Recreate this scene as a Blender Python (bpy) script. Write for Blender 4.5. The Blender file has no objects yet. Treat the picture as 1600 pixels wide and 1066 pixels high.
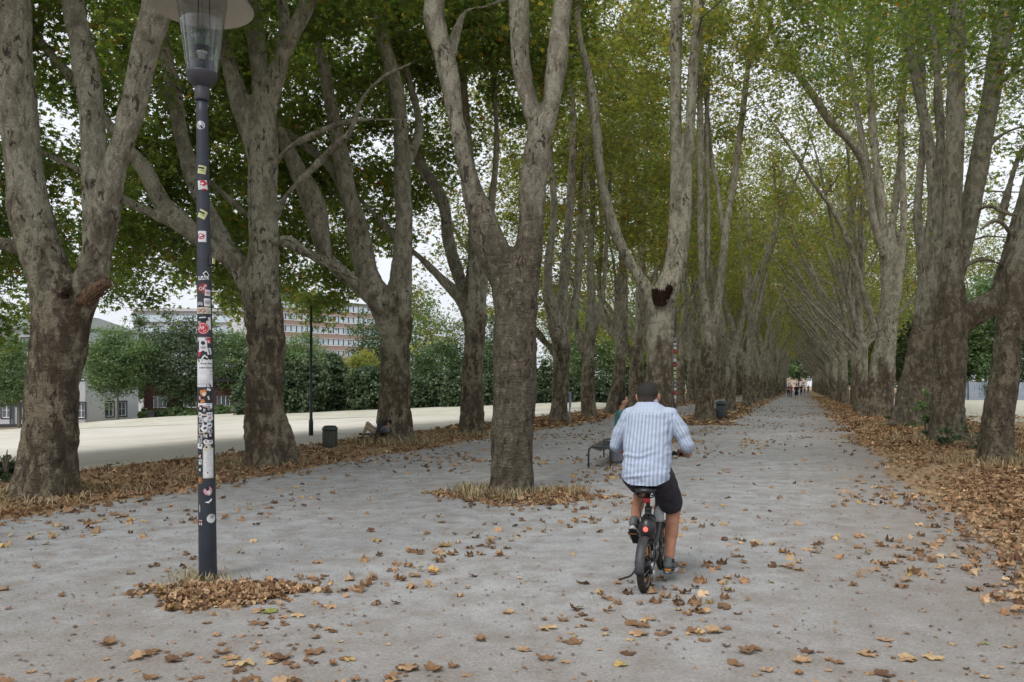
import bpy, math, random
import numpy as np
from mathutils import Vector, Matrix
SC = bpy.context.scene
# ---------------------------------------------------------------- camera, world, sun, exposure
F = 1244.4; HY = 603.0; CAMZ = 1.55
cam_d = bpy.data.cameras.new("camera"); cam = bpy.data.objects.new("camera", cam_d)
SC.collection.objects.link(cam); SC.camera = cam
cam.location = (0, 0, CAMZ); cam.rotation_euler = (math.radians(90), 0, 0)
cam_d.sensor_width = 36; cam_d.lens = 36 * F / 1600; cam_d.shift_y = (HY - 533) / 1600
cam_d.clip_start = 0.05; cam_d.clip_end = 3000
SUN_EL, SUN_AZ = math.radians(52), math.radians(215)     # azimuth the light comes from, clockwise from +Y
w = bpy.data.worlds.new("World"); SC.world = w; w.use_nodes = True
nt = w.node_tree; nt.nodes.clear()
sky = nt.nodes.new('ShaderNodeTexSky'); sky.sky_type = 'NISHITA'; sky.sun_disc = False
sky.sun_elevation = SUN_EL; sky.sun_rotation = SUN_AZ; sky.air_density = 1.0; sky.dust_density = 6.0; sky.ozone_density = 1.0
hs = nt.nodes.new('ShaderNodeHueSaturation'); hs.inputs['Saturation'].default_value = 0.16; hs.inputs['Value'].default_value = 1.0
tc = nt.nodes.new('ShaderNodeTexCoord'); nz = nt.nodes.new('ShaderNodeTexNoise'); nz.inputs['Scale'].default_value = 2.2; nz.inputs['Detail'].default_value = 5
mr = nt.nodes.new('ShaderNodeMapRange'); mr.inputs[3].default_value = 0.85; mr.inputs[4].default_value = 1.15
mx = nt.nodes.new('ShaderNodeVectorMath'); mx.operation = 'SCALE'
mix = nt.nodes.new('ShaderNodeMix'); mix.data_type = 'RGBA'; mix.inputs[0].default_value = 0.6; mix.inputs[7].default_value = (8.3, 8.7, 9.3, 1)
bg = nt.nodes.new('ShaderNodeBackground'); bg.inputs[1].default_value = 0.15
wo = nt.nodes.new('ShaderNodeOutputWorld')
L = nt.links.new
L(sky.outputs[0], hs.inputs['Color']); L(hs.outputs[0], mix.inputs[6]); L(mix.outputs[2], mx.inputs[0])
L(tc.outputs['Generated'], nz.inputs['Vector']); L(nz.outputs[0], mr.inputs[0]); L(mr.outputs[0], mx.inputs['Scale'])
L(mx.outputs[0], bg.inputs[0]); L(bg.outputs[0], wo.inputs[0])
sd = bpy.data.lights.new("sun", 'SUN'); sd.energy = 1.6; sd.angle = math.radians(25); sd.color = (1.0, 0.96, 0.9)
sun = bpy.data.objects.new("sun", sd); SC.collection.objects.link(sun)
sv = Vector((math.sin(SUN_AZ) * math.cos(SUN_EL), math.cos(SUN_AZ) * math.cos(SUN_EL), math.sin(SUN_EL)))
sun.rotation_euler = sv.to_track_quat('Z', 'Y').to_euler(); sun.location = sv * 60
SC.view_settings.view_transform = 'Standard'; SC.view_settings.look = 'None'
SC.view_settings.exposure = 0.06; SC.view_settings.gamma = 1.0
SC.cycles.max_bounces = 10; SC.cycles.diffuse_bounces = 7; SC.cycles.transparent_max_bounces = 8; SC.cycles.transmission_bounces = 6
SC.cycles.use_denoising = True; SC.cycles.caustics_reflective = False; SC.cycles.caustics_refractive = False

random.seed(7); RNG = np.random.default_rng(11)
A = np.array([0.3404, 0.9403, 0.0])          # along the avenue
CR = np.array([0.9403, -0.3404, 0.0])        # across it, to the right
def P(px, py, Y): return np.array([(px - 800) / F * Y, Y, CAMZ - (py - HY) / F * Y])
def uline(u, Y): return np.array([u + 0.362 * Y, Y, 0.0])
def U(x, y): return x - 0.362 * y
FIELD_U = -13.0
def gz(x, y):
    v = FIELD_U - U(x, y)
    return -0.04 * max(0.0, v)

# ---------------------------------------------------------------- helpers
def tag(o, label=None, cat=None, group=None, kind=None):
    if label: o['label'] = label
    if cat: o['category'] = cat
    if group: o['group'] = group
    if kind: o['kind'] = kind
    return o
def empty(name, loc=(0, 0, 0), rz=0.0, label=None, cat=None, group=None):
    o = bpy.data.objects.new(name, None); SC.collection.objects.link(o)
    o.location = [float(v) for v in loc]; o.rotation_euler = (0, 0, rz); o.empty_display_size = 0.1
    return tag(o, label, cat, group)
def link(name, me, parent=None, loc=(0, 0, 0)):
    o = bpy.data.objects.new(name, me); SC.collection.objects.link(o)
    o.parent = parent; o.location = [float(v) for v in loc]
    return o
class MB:
    """collects vertices and faces; build() links them as one mesh object"""
    def __init__(s): s.v = []; s.f = {}; s.n = 0; s.attr = []; s.fm = {}
    def add(s, V, Fs, m=0, col=None):
        V = np.asarray(V, dtype=np.float64).reshape(-1, 3)
        if not isinstance(Fs, list): Fs = [Fs]
        for Q in Fs:
            Q = np.asarray(Q, dtype=np.int64)
            if Q.size == 0: continue
            s.f.setdefault(Q.shape[1], []).append(Q + s.n)
            s.fm.setdefault(Q.shape[1], []).append(np.full(len(Q), m))
        s.v.append(V); s.n += len(V)
        if col is None: col = np.tile([0.5, 0.5, 0.5, 1.0], (len(V), 1))
        else:
            col = np.asarray(col, dtype=float)
            if col.ndim == 1: col = np.tile(col, (len(V), 1))
        s.attr.append(col)
        return s
    def mesh(s, name, mats, smooth=False, origin=None, color=False):
        V = np.concatenate(s.v) if s.v else np.zeros((0, 3))
        if origin is not None: V = V - np.asarray(origin)
        me = bpy.data.meshes.new(name)
        me.vertices.add(len(V)); me.vertices.foreach_set('co', V.astype(np.float32).ravel())
        li = []; tot = []; mi = []
        for k in s.f:
            Q = np.concatenate(s.f[k]); li.append(Q.ravel()); tot.append(np.full(len(Q), k)); mi.append(np.concatenate(s.fm[k]))
        li = np.concatenate(li); tot = np.concatenate(tot); mi = np.concatenate(mi)
        me.loops.add(len(li)); me.loops.foreach_set('vertex_index', li.astype(np.int32))
        me.polygons.add(len(tot)); st = np.concatenate([[0], np.cumsum(tot)[:-1]])
        me.polygons.foreach_set('loop_start', st.astype(np.int32)); me.polygons.foreach_set('loop_total', tot.astype(np.int32))
        me.polygons.foreach_set('material_index', mi.astype(np.int32))
        me.polygons.foreach_set('use_smooth', np.full(len(tot), smooth, dtype=bool))
        if color:
            a = me.color_attributes.new('tint', 'FLOAT_COLOR', 'POINT'); a.data.foreach_set('color', np.concatenate(s.attr).astype(np.float32).ravel())
        if not isinstance(mats, (list, tuple)): mats = [mats]
        for m in mats: me.materials.append(m)
        me.update(calc_edges=True); me.validate()
        return me
    def build(s, name, mats, parent=None, smooth=False, origin=None, color=False, loc=(0, 0, 0)):
        return link(name, s.mesh(name, mats, smooth, origin, color), parent, loc)
def box_vf(c, size, rz=0.0, taper=1.0, bev=0.0):
    x, y, z = [v / 2 for v in size]
    if bev > 0:
        b = bev; V = []; Fq = []
        # rounded-edge box through a stack of chamfered rings
        def ring(zz, ins):
            X, Y = x - ins, y - ins
            return [(-X + b, -Y, zz), (X - b, -Y, zz), (X, -Y + b, zz), (X, Y - b, zz), (X - b, Y, zz), (-X + b, Y, zz), (-X, Y - b, zz), (-X, -Y + b, zz)]
        rs = [ring(-z, b * .9), ring(-z + b, 0), ring(z - b, 0), ring(z, b * .9)]
        for i, r in enumerate(rs):
            t = 1 + (taper - 1) * (i / 3); V += [(p[0] * t, p[1] * t, p[2]) for p in r]
        for i in range(3):
            for j in range(8): Fq.append((i * 8 + j, i * 8 + (j + 1) % 8, (i + 1) * 8 + (j + 1) % 8, (i + 1) * 8 + j))
        caps = [[7, 6, 5, 4, 3, 2, 1, 0], [24 + j for j in range(8)]]
        V = np.array(V); Fl = [np.array(Fq), np.array(caps)]
    else:
        t = taper
        V = np.array([(-x, -y, -z), (x, -y, -z), (x, y, -z), (-x, y, -z), (-x * t, -y * t, z), (x * t, -y * t, z), (x * t, y * t, z), (-x * t, y * t, z)])
        Fl = [np.array([(0, 3, 2, 1), (4, 5, 6, 7), (0, 1, 5, 4), (1, 2, 6, 5), (2, 3, 7, 6), (3, 0, 4, 7)])]
    if rz:
        cs, sn = math.cos(rz), math.sin(rz)
        V = np.stack([V[:, 0] * cs - V[:, 1] * sn, V[:, 0] * sn + V[:, 1] * cs, V[:, 2]], 1)
    return V + np.asarray(c), Fl
def tube_vf(pts, rad, n=8, cap=True, squash=None):
    pts = np.asarray(pts, float); m = len(pts)
    rad = np.full(m, rad) if np.isscalar(rad) else np.asarray(rad, float)
    T = np.gradient(pts, axis=0); T /= np.linalg.norm(T, axis=1, keepdims=True) + 1e-12
    ref = np.array([0, 0, 1.0]) if abs(T[0][2]) < 0.9 else np.array([1.0, 0, 0])
    Nn = np.cross(T[0], ref); Nn /= np.linalg.norm(Nn)
    V = []; ang = np.linspace(0, 2 * math.pi, n, endpoint=False)
    for i in range(m):
        Nn = Nn - T[i] * np.dot(Nn, T[i]); Nn /= np.linalg.norm(Nn) + 1e-12
        B = np.cross(T[i], Nn)
        V.append(pts[i] + rad[i] * (np.cos(ang)[:, None] * Nn + np.sin(ang)[:, None] * B))
    V = np.concatenate(V)
    i, j = np.meshgrid(np.arange(m - 1), np.arange(n), indexing='ij'); i = i.ravel(); j = j.ravel(); k = (j + 1) % n
    Fl = [np.stack([i * n + j, i * n + k, (i + 1) * n + k, (i + 1) * n + j], 1)]
    if cap: Fl.append(np.array([list(range(n))[::-1], [(m - 1) * n + q for q in range(n)]]))
    return V, Fl
def lathe_vf(prof, c=(0, 0, 0), n=24, axis=2, a0=0.0, a1=2 * math.pi, close=True):
    """profile = [(r, h)] turned about an axis"""
    prof = np.asarray(prof, float); m = len(prof); full = abs(a1 - a0 - 2 * math.pi) < 1e-6
    ang = np.linspace(a0, a1, n, endpoint=not full)
    V = np.zeros((m, n, 3)); V[:, :, 0] = prof[:, :1] * np.cos(ang); V[:, :, 1] = prof[:, :1] * np.sin(ang); V[:, :, 2] = prof[:, 1:]
    V = V.reshape(-1, 3)
    if axis == 0: V = V[:, [2, 0, 1]]
    if axis == 1: V = V[:, [1, 2, 0]]
    Q = []
    for i in range(m - 1):
        for j in range(n if full else n - 1):
            k = (j + 1) % n; Q.append((i * n + j, i * n + k, (i + 1) * n + k, (i + 1) * n + j))
    return V + np.asarray(c), [np.array(Q)]
def torus_vf(R, r, c=(0, 0, 0), axis=0, n=40, k=10, rx=None):
    rx = rx or r
    prof = [(R + r * math.cos(t), rx * math.sin(t)) for t in np.linspace(0, 2 * math.pi, k + 1)]
    return lathe_vf(prof, c, n, axis)
def ell_vf(c, r, n=16, m=10, rot=None):
    th = np.linspace(0, 2 * math.pi, n, endpoint=False); ph = np.linspace(0, math.pi, m + 2)[1:-1]
    V = [(math.sin(p) * math.cos(t), math.sin(p) * math.sin(t), math.cos(p)) for p in ph for t in th] + [(0, 0, 1), (0, 0, -1)]
    V = np.array(V) * np.asarray(r)
    if rot is not None: V = V @ np.array(rot).T
    Q = [(i * n + j, (i + 1) * n + j, (i + 1) * n + (j + 1) % n, i * n + (j + 1) % n) for i in range(m - 1) for j in range(n)]
    T = [(m * n, j, (j + 1) % n) for j in range(n)] + [(m * n + 1, (m - 1) * n + (j + 1) % n, (m - 1) * n + j) for j in range(n)]
    return V + np.asarray(c), [np.array(Q), np.array(T)]
def cap_vf(p0, p1, r0, r1, n=14):
    """a tapered capsule"""
    p0 = np.asarray(p0, float); p1 = np.asarray(p1, float); d = p1 - p0; Ln = np.linalg.norm(d) + 1e-9; d = d / Ln
    ts = []; rs = []
    for a in np.linspace(-math.pi / 2, 0, 5)[0:]: ts.append(r0 * math.sin(a)); rs.append(max(r0 * math.cos(a), r0 * .05))
    for a in np.linspace(0, math.pi / 2, 5): ts.append(Ln + r1 * math.sin(a)); rs.append(max(r1 * math.cos(a), r1 * .05))
    return tube_vf(np.array([p0 + d * t for t in ts]), rs, n)
def catmull(pts, per=6):
    pts = np.asarray(pts, float)
    if len(pts) < 3:
        t = np.linspace(0, 1, per + 1)[:, None]; return pts[0] * (1 - t) + pts[-1] * t
    Pp = np.concatenate([[2 * pts[0] - pts[1]], pts, [2 * pts[-1] - pts[-2]]]); out = []
    for i in range(1, len(Pp) - 2):
        p0, p1, p2, p3 = Pp[i - 1:i + 3]
        for t in np.linspace(0, 1, per, endpoint=False):
            out.append(.5 * ((2 * p1) + (-p0 + p2) * t + (2 * p0 - 5 * p1 + 4 * p2 - p3) * t * t + (-p0 + 3 * p1 - 3 * p2 + p3) * t ** 3))
    out.append(pts[-1]); return np.array(out)
def hash3(i, j, k):
    h = (i * 374761393 + j * 668265263 + k * 2147483647 + 1013) & 0xffffffff
    h = ((h ^ (h >> 13)) * 1274126177) & 0xffffffff
    return ((h ^ (h >> 16)) & 0xffff) / 65535.0
def vnoise(X):
    X = np.asarray(X, float); I = np.floor(X).astype(np.int64); f = X - I; f = f * f * (3 - 2 * f); r = 0
    for a in (0, 1):
        for b in (0, 1):
            for c in (0, 1):
                wgt = (f[:, 0] if a else 1 - f[:, 0]) * (f[:, 1] if b else 1 - f[:, 1]) * (f[:, 2] if c else 1 - f[:, 2])
                r = r + wgt * hash3(I[:, 0] + a, I[:, 1] + b, I[:, 2] + c)
    return r * 2 - 1
def remesh(mb, voxel, smooth_it=4):
    """one continuous skin round overlapping closed pieces -> arrays"""
    me = mb.mesh('tmp', [], False); o = bpy.data.objects.new('tmp', me); SC.collection.objects.link(o)
    m = o.modifiers.new('r', 'REMESH'); m.mode = 'VOXEL'; m.voxel_size = voxel; m.adaptivity = 0
    if smooth_it: s_ = o.modifiers.new('s', 'SMOOTH'); s_.factor = 0.5; s_.iterations = smooth_it
    dg = bpy.context.evaluated_depsgraph_get(); ev = o.evaluated_get(dg); em = ev.to_mesh()
    nv = len(em.vertices); V = np.zeros(nv * 3, np.float32); em.vertices.foreach_get('co', V); V = V.reshape(-1, 3).astype(float)
    N = np.zeros(nv * 3, np.float32); em.vertices.foreach_get('normal', N); N = N.reshape(-1, 3).astype(float)
    nl = len(em.loops); Li = np.zeros(nl, np.int32); em.loops.foreach_get('vertex_index', Li)
    Q = Li.reshape(-1, 4) if nl == 4 * len(em.polygons) else None
    if Q is None:
        Q = np.array([list(p.vertices)[:4] for p in em.polygons if len(p.vertices) == 4])
    ev.to_mesh_clear(); bpy.data.objects.remove(o); bpy.data.meshes.remove(me)
    return V, N, Q

# ---------------------------------------------------------------- materials
class NG:
    def __init__(s, name):
        s.m = bpy.data.materials.new(name); s.m.use_nodes = True; s.t = s.m.node_tree; s.t.nodes.clear()
        s.out = s.t.nodes.new('ShaderNodeOutputMaterial')
    def n(s, typ, props=None, **inp):
        nd = s.t.nodes.new('ShaderNode' + typ)
        for k, v in (props or {}).items(): setattr(nd, k, v)
        for k, v in inp.items(): s.set(nd, k.replace('_', ' '), v)
        return nd
    def set(s, nd, k, v):
        sk = nd.inputs[int(k[1:])] if k[0] == 'i' and k[1:].isdigit() else nd.inputs[k]
        if isinstance(v, bpy.types.NodeSocket): s.t.links.new(v, sk)
        elif isinstance(v, bpy.types.Node): s.t.links.new(v.outputs[0], sk)
        else:
            if isinstance(v, (tuple, list)) and len(v) == 3 and sk.type == 'RGBA': v = (*v, 1)
            sk.default_value = v
    def noise(s, vec, scale, detail=4, rough=0.55, dist=0.0):
        return s.n('TexNoise', None, Vector=vec, Scale=scale, Detail=detail, Roughness=rough, Distortion=dist).outputs[0]
    def ramp(s, fac, stops, interp='LINEAR'):
        r = s.n('ValToRGB'); cr = r.color_ramp; cr.interpolation = interp
        while len(cr.elements) < len(stops): cr.elements.new(0.5)
        for e, (p, c) in zip(cr.elements, stops):
            e.position = p; e.color = (*c, 1) if len(c) == 3 else c
        s.set(r, 'Fac', fac); return r.outputs[0]
    def mix(s, f, a, b, mode='MIX'):
        m = s.n('Mix', dict(data_type='RGBA', blend_type=mode)); s.set(m, 'i0', f); s.set(m, 'i6', a); s.set(m, 'i7', b); return m.outputs[2]
    def math(s, op, a, b=0.0, c=None):
        m = s.n('Math', dict(operation=op)); s.set(m, 'i0', a); s.set(m, 'i1', b)
        if c is not None: s.set(m, 'i2', c)
        return m.outputs[0]
    def rng(s, v, a, b, c=0.0, d=1.0):
        m = s.n('MapRange'); s.set(m, 'i0', v)
        for i, q in enumerate((a, b, c, d)): s.set(m, 'i%d' % (i + 1), q)
        return m.outputs[0]
    def map(s, vec, scale=(1, 1, 1), loc=(0, 0, 0)):
        return s.n('Mapping', None, Vector=vec, Scale=scale, Location=loc).outputs[0]
    def bump(s, h, strength=0.5, dist=0.02, normal=None):
        b = s.n('Bump', None, Height=h, Strength=strength, Distance=dist)
        if normal is not None: s.set(b, 'Normal', normal)
        return b.outputs[0]
    def bsdf(s, col, rough=0.8, spec=0.3, metal=0.0, normal=None, **kw):
        b = s.n('BsdfPrincipled'); s.set(b, 'Base Color', col); s.set(b, 'Roughness', rough); s.set(b, 'Specular IOR Level', spec); s.set(b, 'Metallic', metal)
        if normal is not None: s.set(b, 'Normal', normal)
        for k, v in kw.items(): s.set(b, k.replace('_', ' '), v)
        s.t.links.new(b.outputs[0], s.out.inputs[0]); return b
    def obj(s): return s.n('TexCoord').outputs['Object']
def simple(name, col, rough=0.6, spec=0.3, metal=0.0, var=0.15, scale=12, bump=0.0, **kw):
    g = NG(name); o = g.obj(); nn = g.noise(o, scale, 4)
    c = g.mix(g.rng(nn, .3, .7), [v * (1 - var) for v in col], [min(1, v * (1 + var)) for v in col])
    nb = g.bump(g.noise(o, scale * 6, 3), bump, 0.004) if bump else None
    g.bsdf(c, rough, spec, metal, nb, **kw); return g.m

def bark_mat(name, low, pale=1.0, rough=0.0):
    g = NG(name); o = g.obj(); oi = g.n('ObjectInfo').outputs['Random']
    off = g.n('VectorMath', dict(operation='ADD')); cmb = g.n('CombineXYZ', None, X=g.math('MULTIPLY', oi, 37.0), Y=g.math('MULTIPLY', oi, 19.0), Z=0.0)
    g.set(off, 'i0', o); g.set(off, 'i1', cmb); v = off.outputs[0]
    z = g.n('SeparateXYZ', None, Vector=o).outputs[2]
    big = g.noise(g.map(v, (1, 1, .4)), 2.2, 2, .5, .6)
    camo = g.noise(g.map(v, (1, 1, .5)), 6.4, 7, .7, .5); cam2 = g.noise(g.map(v, (1, 1, .62)), 13, 5, .7, .4)
    fine = g.noise(v, 46, 5, .75)
    cm = g.math('ADD', g.math('MULTIPLY', camo, .62), g.math('ADD', g.math('MULTIPLY', big, .2), g.math('MULTIPLY', cam2, .18)))
    p = pale
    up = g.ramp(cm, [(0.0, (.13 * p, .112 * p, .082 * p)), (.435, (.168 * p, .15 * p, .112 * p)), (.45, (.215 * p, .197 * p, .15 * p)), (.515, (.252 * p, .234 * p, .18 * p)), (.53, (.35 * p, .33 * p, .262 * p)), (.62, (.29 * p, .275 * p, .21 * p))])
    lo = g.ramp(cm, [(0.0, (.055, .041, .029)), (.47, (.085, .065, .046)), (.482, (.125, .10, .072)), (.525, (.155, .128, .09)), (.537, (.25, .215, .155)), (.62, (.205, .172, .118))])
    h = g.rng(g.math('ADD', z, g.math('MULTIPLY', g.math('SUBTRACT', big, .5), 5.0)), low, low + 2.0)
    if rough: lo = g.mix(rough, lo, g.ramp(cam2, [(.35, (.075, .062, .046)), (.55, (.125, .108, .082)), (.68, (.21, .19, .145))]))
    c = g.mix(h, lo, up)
    fl = g.noise(g.map(v, (1, 1, .4)), 13, 4, .65, .8); flk = g.ramp(fl, [(.582, (0, 0, 0)), (.597, (1, 1, 1))])
    msk = g.math('MULTIPLY', flk, g.ramp(g.noise(v, .9, 2), [(.40, (.12,) * 3), (.54, (1, 1, 1))]))
    c = g.mix(g.math('MULTIPLY', msk, .9), c, (.05, .034, .028))
    gr = g.noise(g.map(v, (1, 1, .3)), .9, 3); c = g.mix(g.rng(gr, .5, .75, 0, .35), c, (.10, .115, .062))
    c = g.mix(.85, c, g.ramp(fine, [(.3, (.5,) * 3), (.7, (1.42,) * 3)]), 'MULTIPLY')
    ridge = g.noise(g.map(v, (1, 1, 5.5)), 3.6, 5, .65, 1.2)
    hh = g.math('ADD', g.math('MULTIPLY', fine, .4), g.math('MULTIPLY', msk, -.4))
    hh = g.math('ADD', hh, g.math('MULTIPLY', g.math('MULTIPLY', ridge, g.math('SUBTRACT', 1.0, h)), 1.6)); hh = g.math('ADD', hh, g.math('MULTIPLY', cam2, 1.1))
    g.bsdf(c, .88, .18, 0, g.bump(hh, .9, .035)); return g.m
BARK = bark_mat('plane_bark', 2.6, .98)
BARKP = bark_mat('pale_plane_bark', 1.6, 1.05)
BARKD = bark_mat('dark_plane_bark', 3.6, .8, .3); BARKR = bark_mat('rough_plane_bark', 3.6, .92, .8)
TWIG = simple('twig_bark', (.17, .15, .115), .9, .1, scale=5)

def leaf_mat(name, stops, trans=0.38, rough=.5):
    g = NG(name); a = g.n('Attribute', dict(attribute_name='tint')); sp = g.n('SeparateColor', None, Color=a.outputs['Color'])
    c = g.ramp(sp.outputs[0], stops)
    c = g.mix(1.0, c, g.ramp(sp.outputs[1], [(0, (.6,) * 3), (1, (1.4,) * 3)]), 'MULTIPLY')
    p = g.n('BsdfPrincipled'); g.set(p, 'Base Color', c); g.set(p, 'Roughness', rough); g.set(p, 'Specular IOR Level', .25)
    t = g.n('BsdfTranslucent'); g.set(t, 'Color', g.mix(1.0, c, (1.4, 1.55, .75), 'MULTIPLY'))
    m = g.n('MixShader'); g.set(m, 'Fac', trans); g.t.links.new(p.outputs[0], m.inputs[1]); g.t.links.new(t.outputs[0], m.inputs[2])
    g.t.links.new(m.outputs[0], g.out.inputs[0]); return g.m
G1, G2, G3 = (.10, .155, .045), (.15, .205, .06), (.21, .25, .075)
YE, OR, BR = (.44, .36, .07), (.50, .25, .05), (.24, .13, .05)
LEAF = leaf_mat('plane_leaf_green', [(0, G1), (.4, G2), (.80, G3), (.92, YE), (.97, OR), (1, BR)], .55)
LEAFY = leaf_mat('plane_leaf_yellowing', [(0, (.125, .165, .05)), (.4, (.20, .225, .065)), (.75, (.275, .265, .08)), (.93, YE), (.985, OR), (1, BR)], .5)
LEAFS = leaf_mat('shrub_leaf', [(0, (.05, .085, .04)), (.6, (.085, .135, .06)), (1, (.13, .19, .08))], .25)
LEAFL = leaf_mat('light_tree_leaf', [(0, (.09, .145, .07)), (.6, (.14, .21, .09)), (1, (.21, .28, .12))], .3)
LEAFD = leaf_mat('dark_tree_leaf', [(0, (.045, .07, .04)), (.6, (.07, .105, .055)), (1, (.10, .14, .065))], .2)
NEED = leaf_mat('yew_foliage', [(0, (.045, .07, .04)), (.6, (.075, .11, .06)), (1, (.12, .16, .08))], .2)
DRYL = leaf_mat('dry_fallen_leaf', [(0, (.12, .068, .042)), (.3, (.235, .135, .075)), (.55, (.36, .22, .125)), (.84, (.48, .345, .22)), (.93, (.46, .32, .12)), (.965, (.44, .21, .06)), (1, (.24, .25, .07))], .15, .7)
STRAW = leaf_mat('dry_grass_blade', [(0, (.22, .16, .10)), (.6, (.42, .34, .22)), (.92, (.40, .33, .2)), (1, (.18, .19, .08))], .15, .8)
# ---------------------------------------------------------------- ground
g = NG('dry_litter_ground'); o = g.obj(); n1 = g.noise(o, .35, 4); n2 = g.noise(o, 9, 6, .7); vo = g.n('TexVoronoi', None, Vector=o, Scale=9.0)
c = g.mix(g.rng(n1, .35, .65), (.40, .31, .20), (.33, .235, .145))
c = g.mix(g.rng(n2, .42, .62), c, (.22, .14, .08)); c = g.mix(g.rng(vo.outputs[0], 0, .35, .55, 0), c, (.44, .33, .21))
g.bsdf(c, .95, .1, 0, g.bump(n2, .8, .05)); M_GROUND = g.m
g = NG('pale_gravel'); o = g.obj()
n1 = g.noise(o, .28, 4, .6); n2 = g.noise(g.map(o, (1, 1, 1)), 55, 5, .75); n3 = g.noise(o, 3.2, 6, .65); tr = g.noise(g.n('VectorRotate', dict(rotation_type='Z_AXIS'), Vector=o, Angle=-.347).outputs[0], 1, 2)
trm = g.n('Mapping', None, Vector=g.n('VectorRotate', dict(rotation_type='Z_AXIS'), Vector=o, Angle=.347).outputs[0], Scale=(3.2, .10, 1)); trk = g.noise(trm.outputs[0], 1.6, 4, .6)
c = g.mix(g.rng(n1, .35, .68), (.31, .314, .322), (.425, .43, .44))
c = g.mix(g.math('MULTIPLY', g.rng(trk, .47, .66, 0, .62), g.rng(n3, .35, .6)), c, (.27, .262, .258))
c = g.mix(g.rng(n3, .46, .66, 0, .75), c, (.25, .225, .205)); c = g.mix(g.rng(n3, .44, .3, 0, .5), c, (.47, .465, .455)); sx = g.n('SeparateXYZ', None, Vector=o); uu_ = g.math('SUBTRACT', sx.outputs[0], g.math('MULTIPLY', sx.outputs[1], .362)); n5 = g.noise(o, .8, 4, .6)
ed = g.rng(g.math('ADD', uu_, g.math('MULTIPLY', n5, 2.2)), .6, 2.6, 0, .7); nr_ = g.rng(g.math('ADD', sx.outputs[1], g.math('MULTIPLY', n5, -3.0)), 5.2, 1.0, 0, .85); c = g.mix(g.math('MAXIMUM', ed, nr_), c, (.235, .198, .168)); n6 = g.noise(o, .55, 5, .62); c = g.mix(g.rng(n6, .5, .66, 0, .5), c, (.25, .225, .20))
vo = g.n('TexVoronoi', None, Vector=o, Scale=70.0); c = g.mix(g.rng(vo.outputs[0], .0, .25, .45, 0), c, (.16, .15, .14))
c = g.mix(.9, c, g.ramp(n2, [(.28, (.62,) * 3), (.72, (1.3,) * 3)]), 'MULTIPLY')
vs = g.n('TexVoronoi', None, Vector=o, Scale=26.0); c = g.mix(g.math('MULTIPLY', g.rng(vs.outputs[0], .02, .09, .8, 0), g.rng(n3, .45, .6)), c, (.14, .09, .06))
g.bsdf(c, .92, .2, 0, g.bump(g.math('ADD', n2, g.math('MULTIPLY', n3, .8)), .6, .02)); M_PATH = g.m
g = NG('sandy_field'); o = g.obj(); n1 = g.noise(g.map(o, (1, .5, 1)), .12, 5); n2 = g.noise(o, 6, 5, .7)
n4 = g.noise(o, .5, 6, .65); c = g.mix(g.rng(n1, .35, .65), (.45, .425, .37), (.57, .545, .495)); c = g.mix(g.rng(n4, .48, .68, 0, .65), c, (.40, .36, .285)); c = g.mix(g.rng(n2, .5, .8, 0, .35), c, (.38, .33, .25))
g.bsdf(c, .95, .1, 0, g.bump(n2, .4, .02)); M_SAND = g.m
g = NG('dry_bank_grass'); o = g.obj(); n1 = g.noise(o, .4, 5, .6); n2 = g.noise(o, 5, 5, .7)
c = g.mix(g.rng(n1, .4, .62), (.46, .435, .37), (.37, .37, .28)); c = g.mix(g.rng(n2, .45, .7, 0, .5), c, (.58, .55, .48))
g.bsdf(c, .95, .1, 0, g.bump(n2, .6, .05)); M_BANK = g.m

def strip_sheet(name, u0f, u1f, Ys, z, mat, zf=None, nu=14, skew=False):
    V = []; nY = len(Ys)
    for Y in Ys:
        a, b = u0f(Y), u1f(Y)
        for k in range(nu):
            u = a + (b - a) * k / (nu - 1); x = u + .362 * Y
            V.append((x, Y, z + (zf(x, Y) if zf else 0)))
    Q = [(i * nu + k, i * nu + k + 1, (i + 1) * nu + k + 1, (i + 1) * nu + k) for i in range(nY - 1) for k in range(nu - 1)]
    m = MB().add(V, np.array(Q)); return tag(m.build(name, mat, smooth=True), kind='structure')
yr = np.concatenate([np.arange(-30, 70, 2.0), np.arange(70, 400, 15.0), [500, 700, 1000, 1600, 2400]])
# one sheet to the horizon: level round the avenue, sloping gently down towards the field and levelling out far off
def ground_z(x, y): return max(-6.0, gz(x, y)) if y < 400 else -6.0 * min(1, max(0, (FIELD_U - U(x, y)) / 150))
uu = np.concatenate([[-2500, -1200, -600, -300, -200, -163], np.arange(-150, -13, 6.5), [-13, -10, -5, 0, 5, 15, 40, 100, 300, 900, 2500]])
V = [(u + .362 * Y, Y, max(-6.0, -0.04 * max(0, FIELD_U - u))) for Y in yr for u in uu]; nu = len(uu)
Q = np.array([(i * nu + k, i * nu + k + 1, (i + 1) * nu + k + 1, (i + 1) * nu + k) for i in range(len(yr) - 1) for k in range(nu - 1)])
tag(MB().add(V, Q).build('ground', M_GROUND, smooth=True), kind='structure')
ys = np.concatenate([np.arange(-12, 60, .5), np.arange(60, 290, 4)])
nzf = lambda Y, s, sc: float(vnoise(np.array([[Y * sc, s, .5]]))[0])
strip_sheet('path', lambda Y: -9.1 + .35 * nzf(Y, 3.1, .45) + .14 * nzf(Y, 9.1, 2.1), lambda Y: 1.75 + .3 * nzf(Y, 7.7, .5) + .14 * nzf(Y, 1.1, 2.3), ys, .006, M_PATH)
ys2 = np.concatenate([np.arange(-20, 40, 1.0), np.arange(40, 64, 2)])
strip_sheet('field', lambda Y: -70, lambda Y: FIELD_U - .3 + .6 * nzf(Y, 5.5, .3), ys2, .008, M_SAND, gz, 40)
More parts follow.
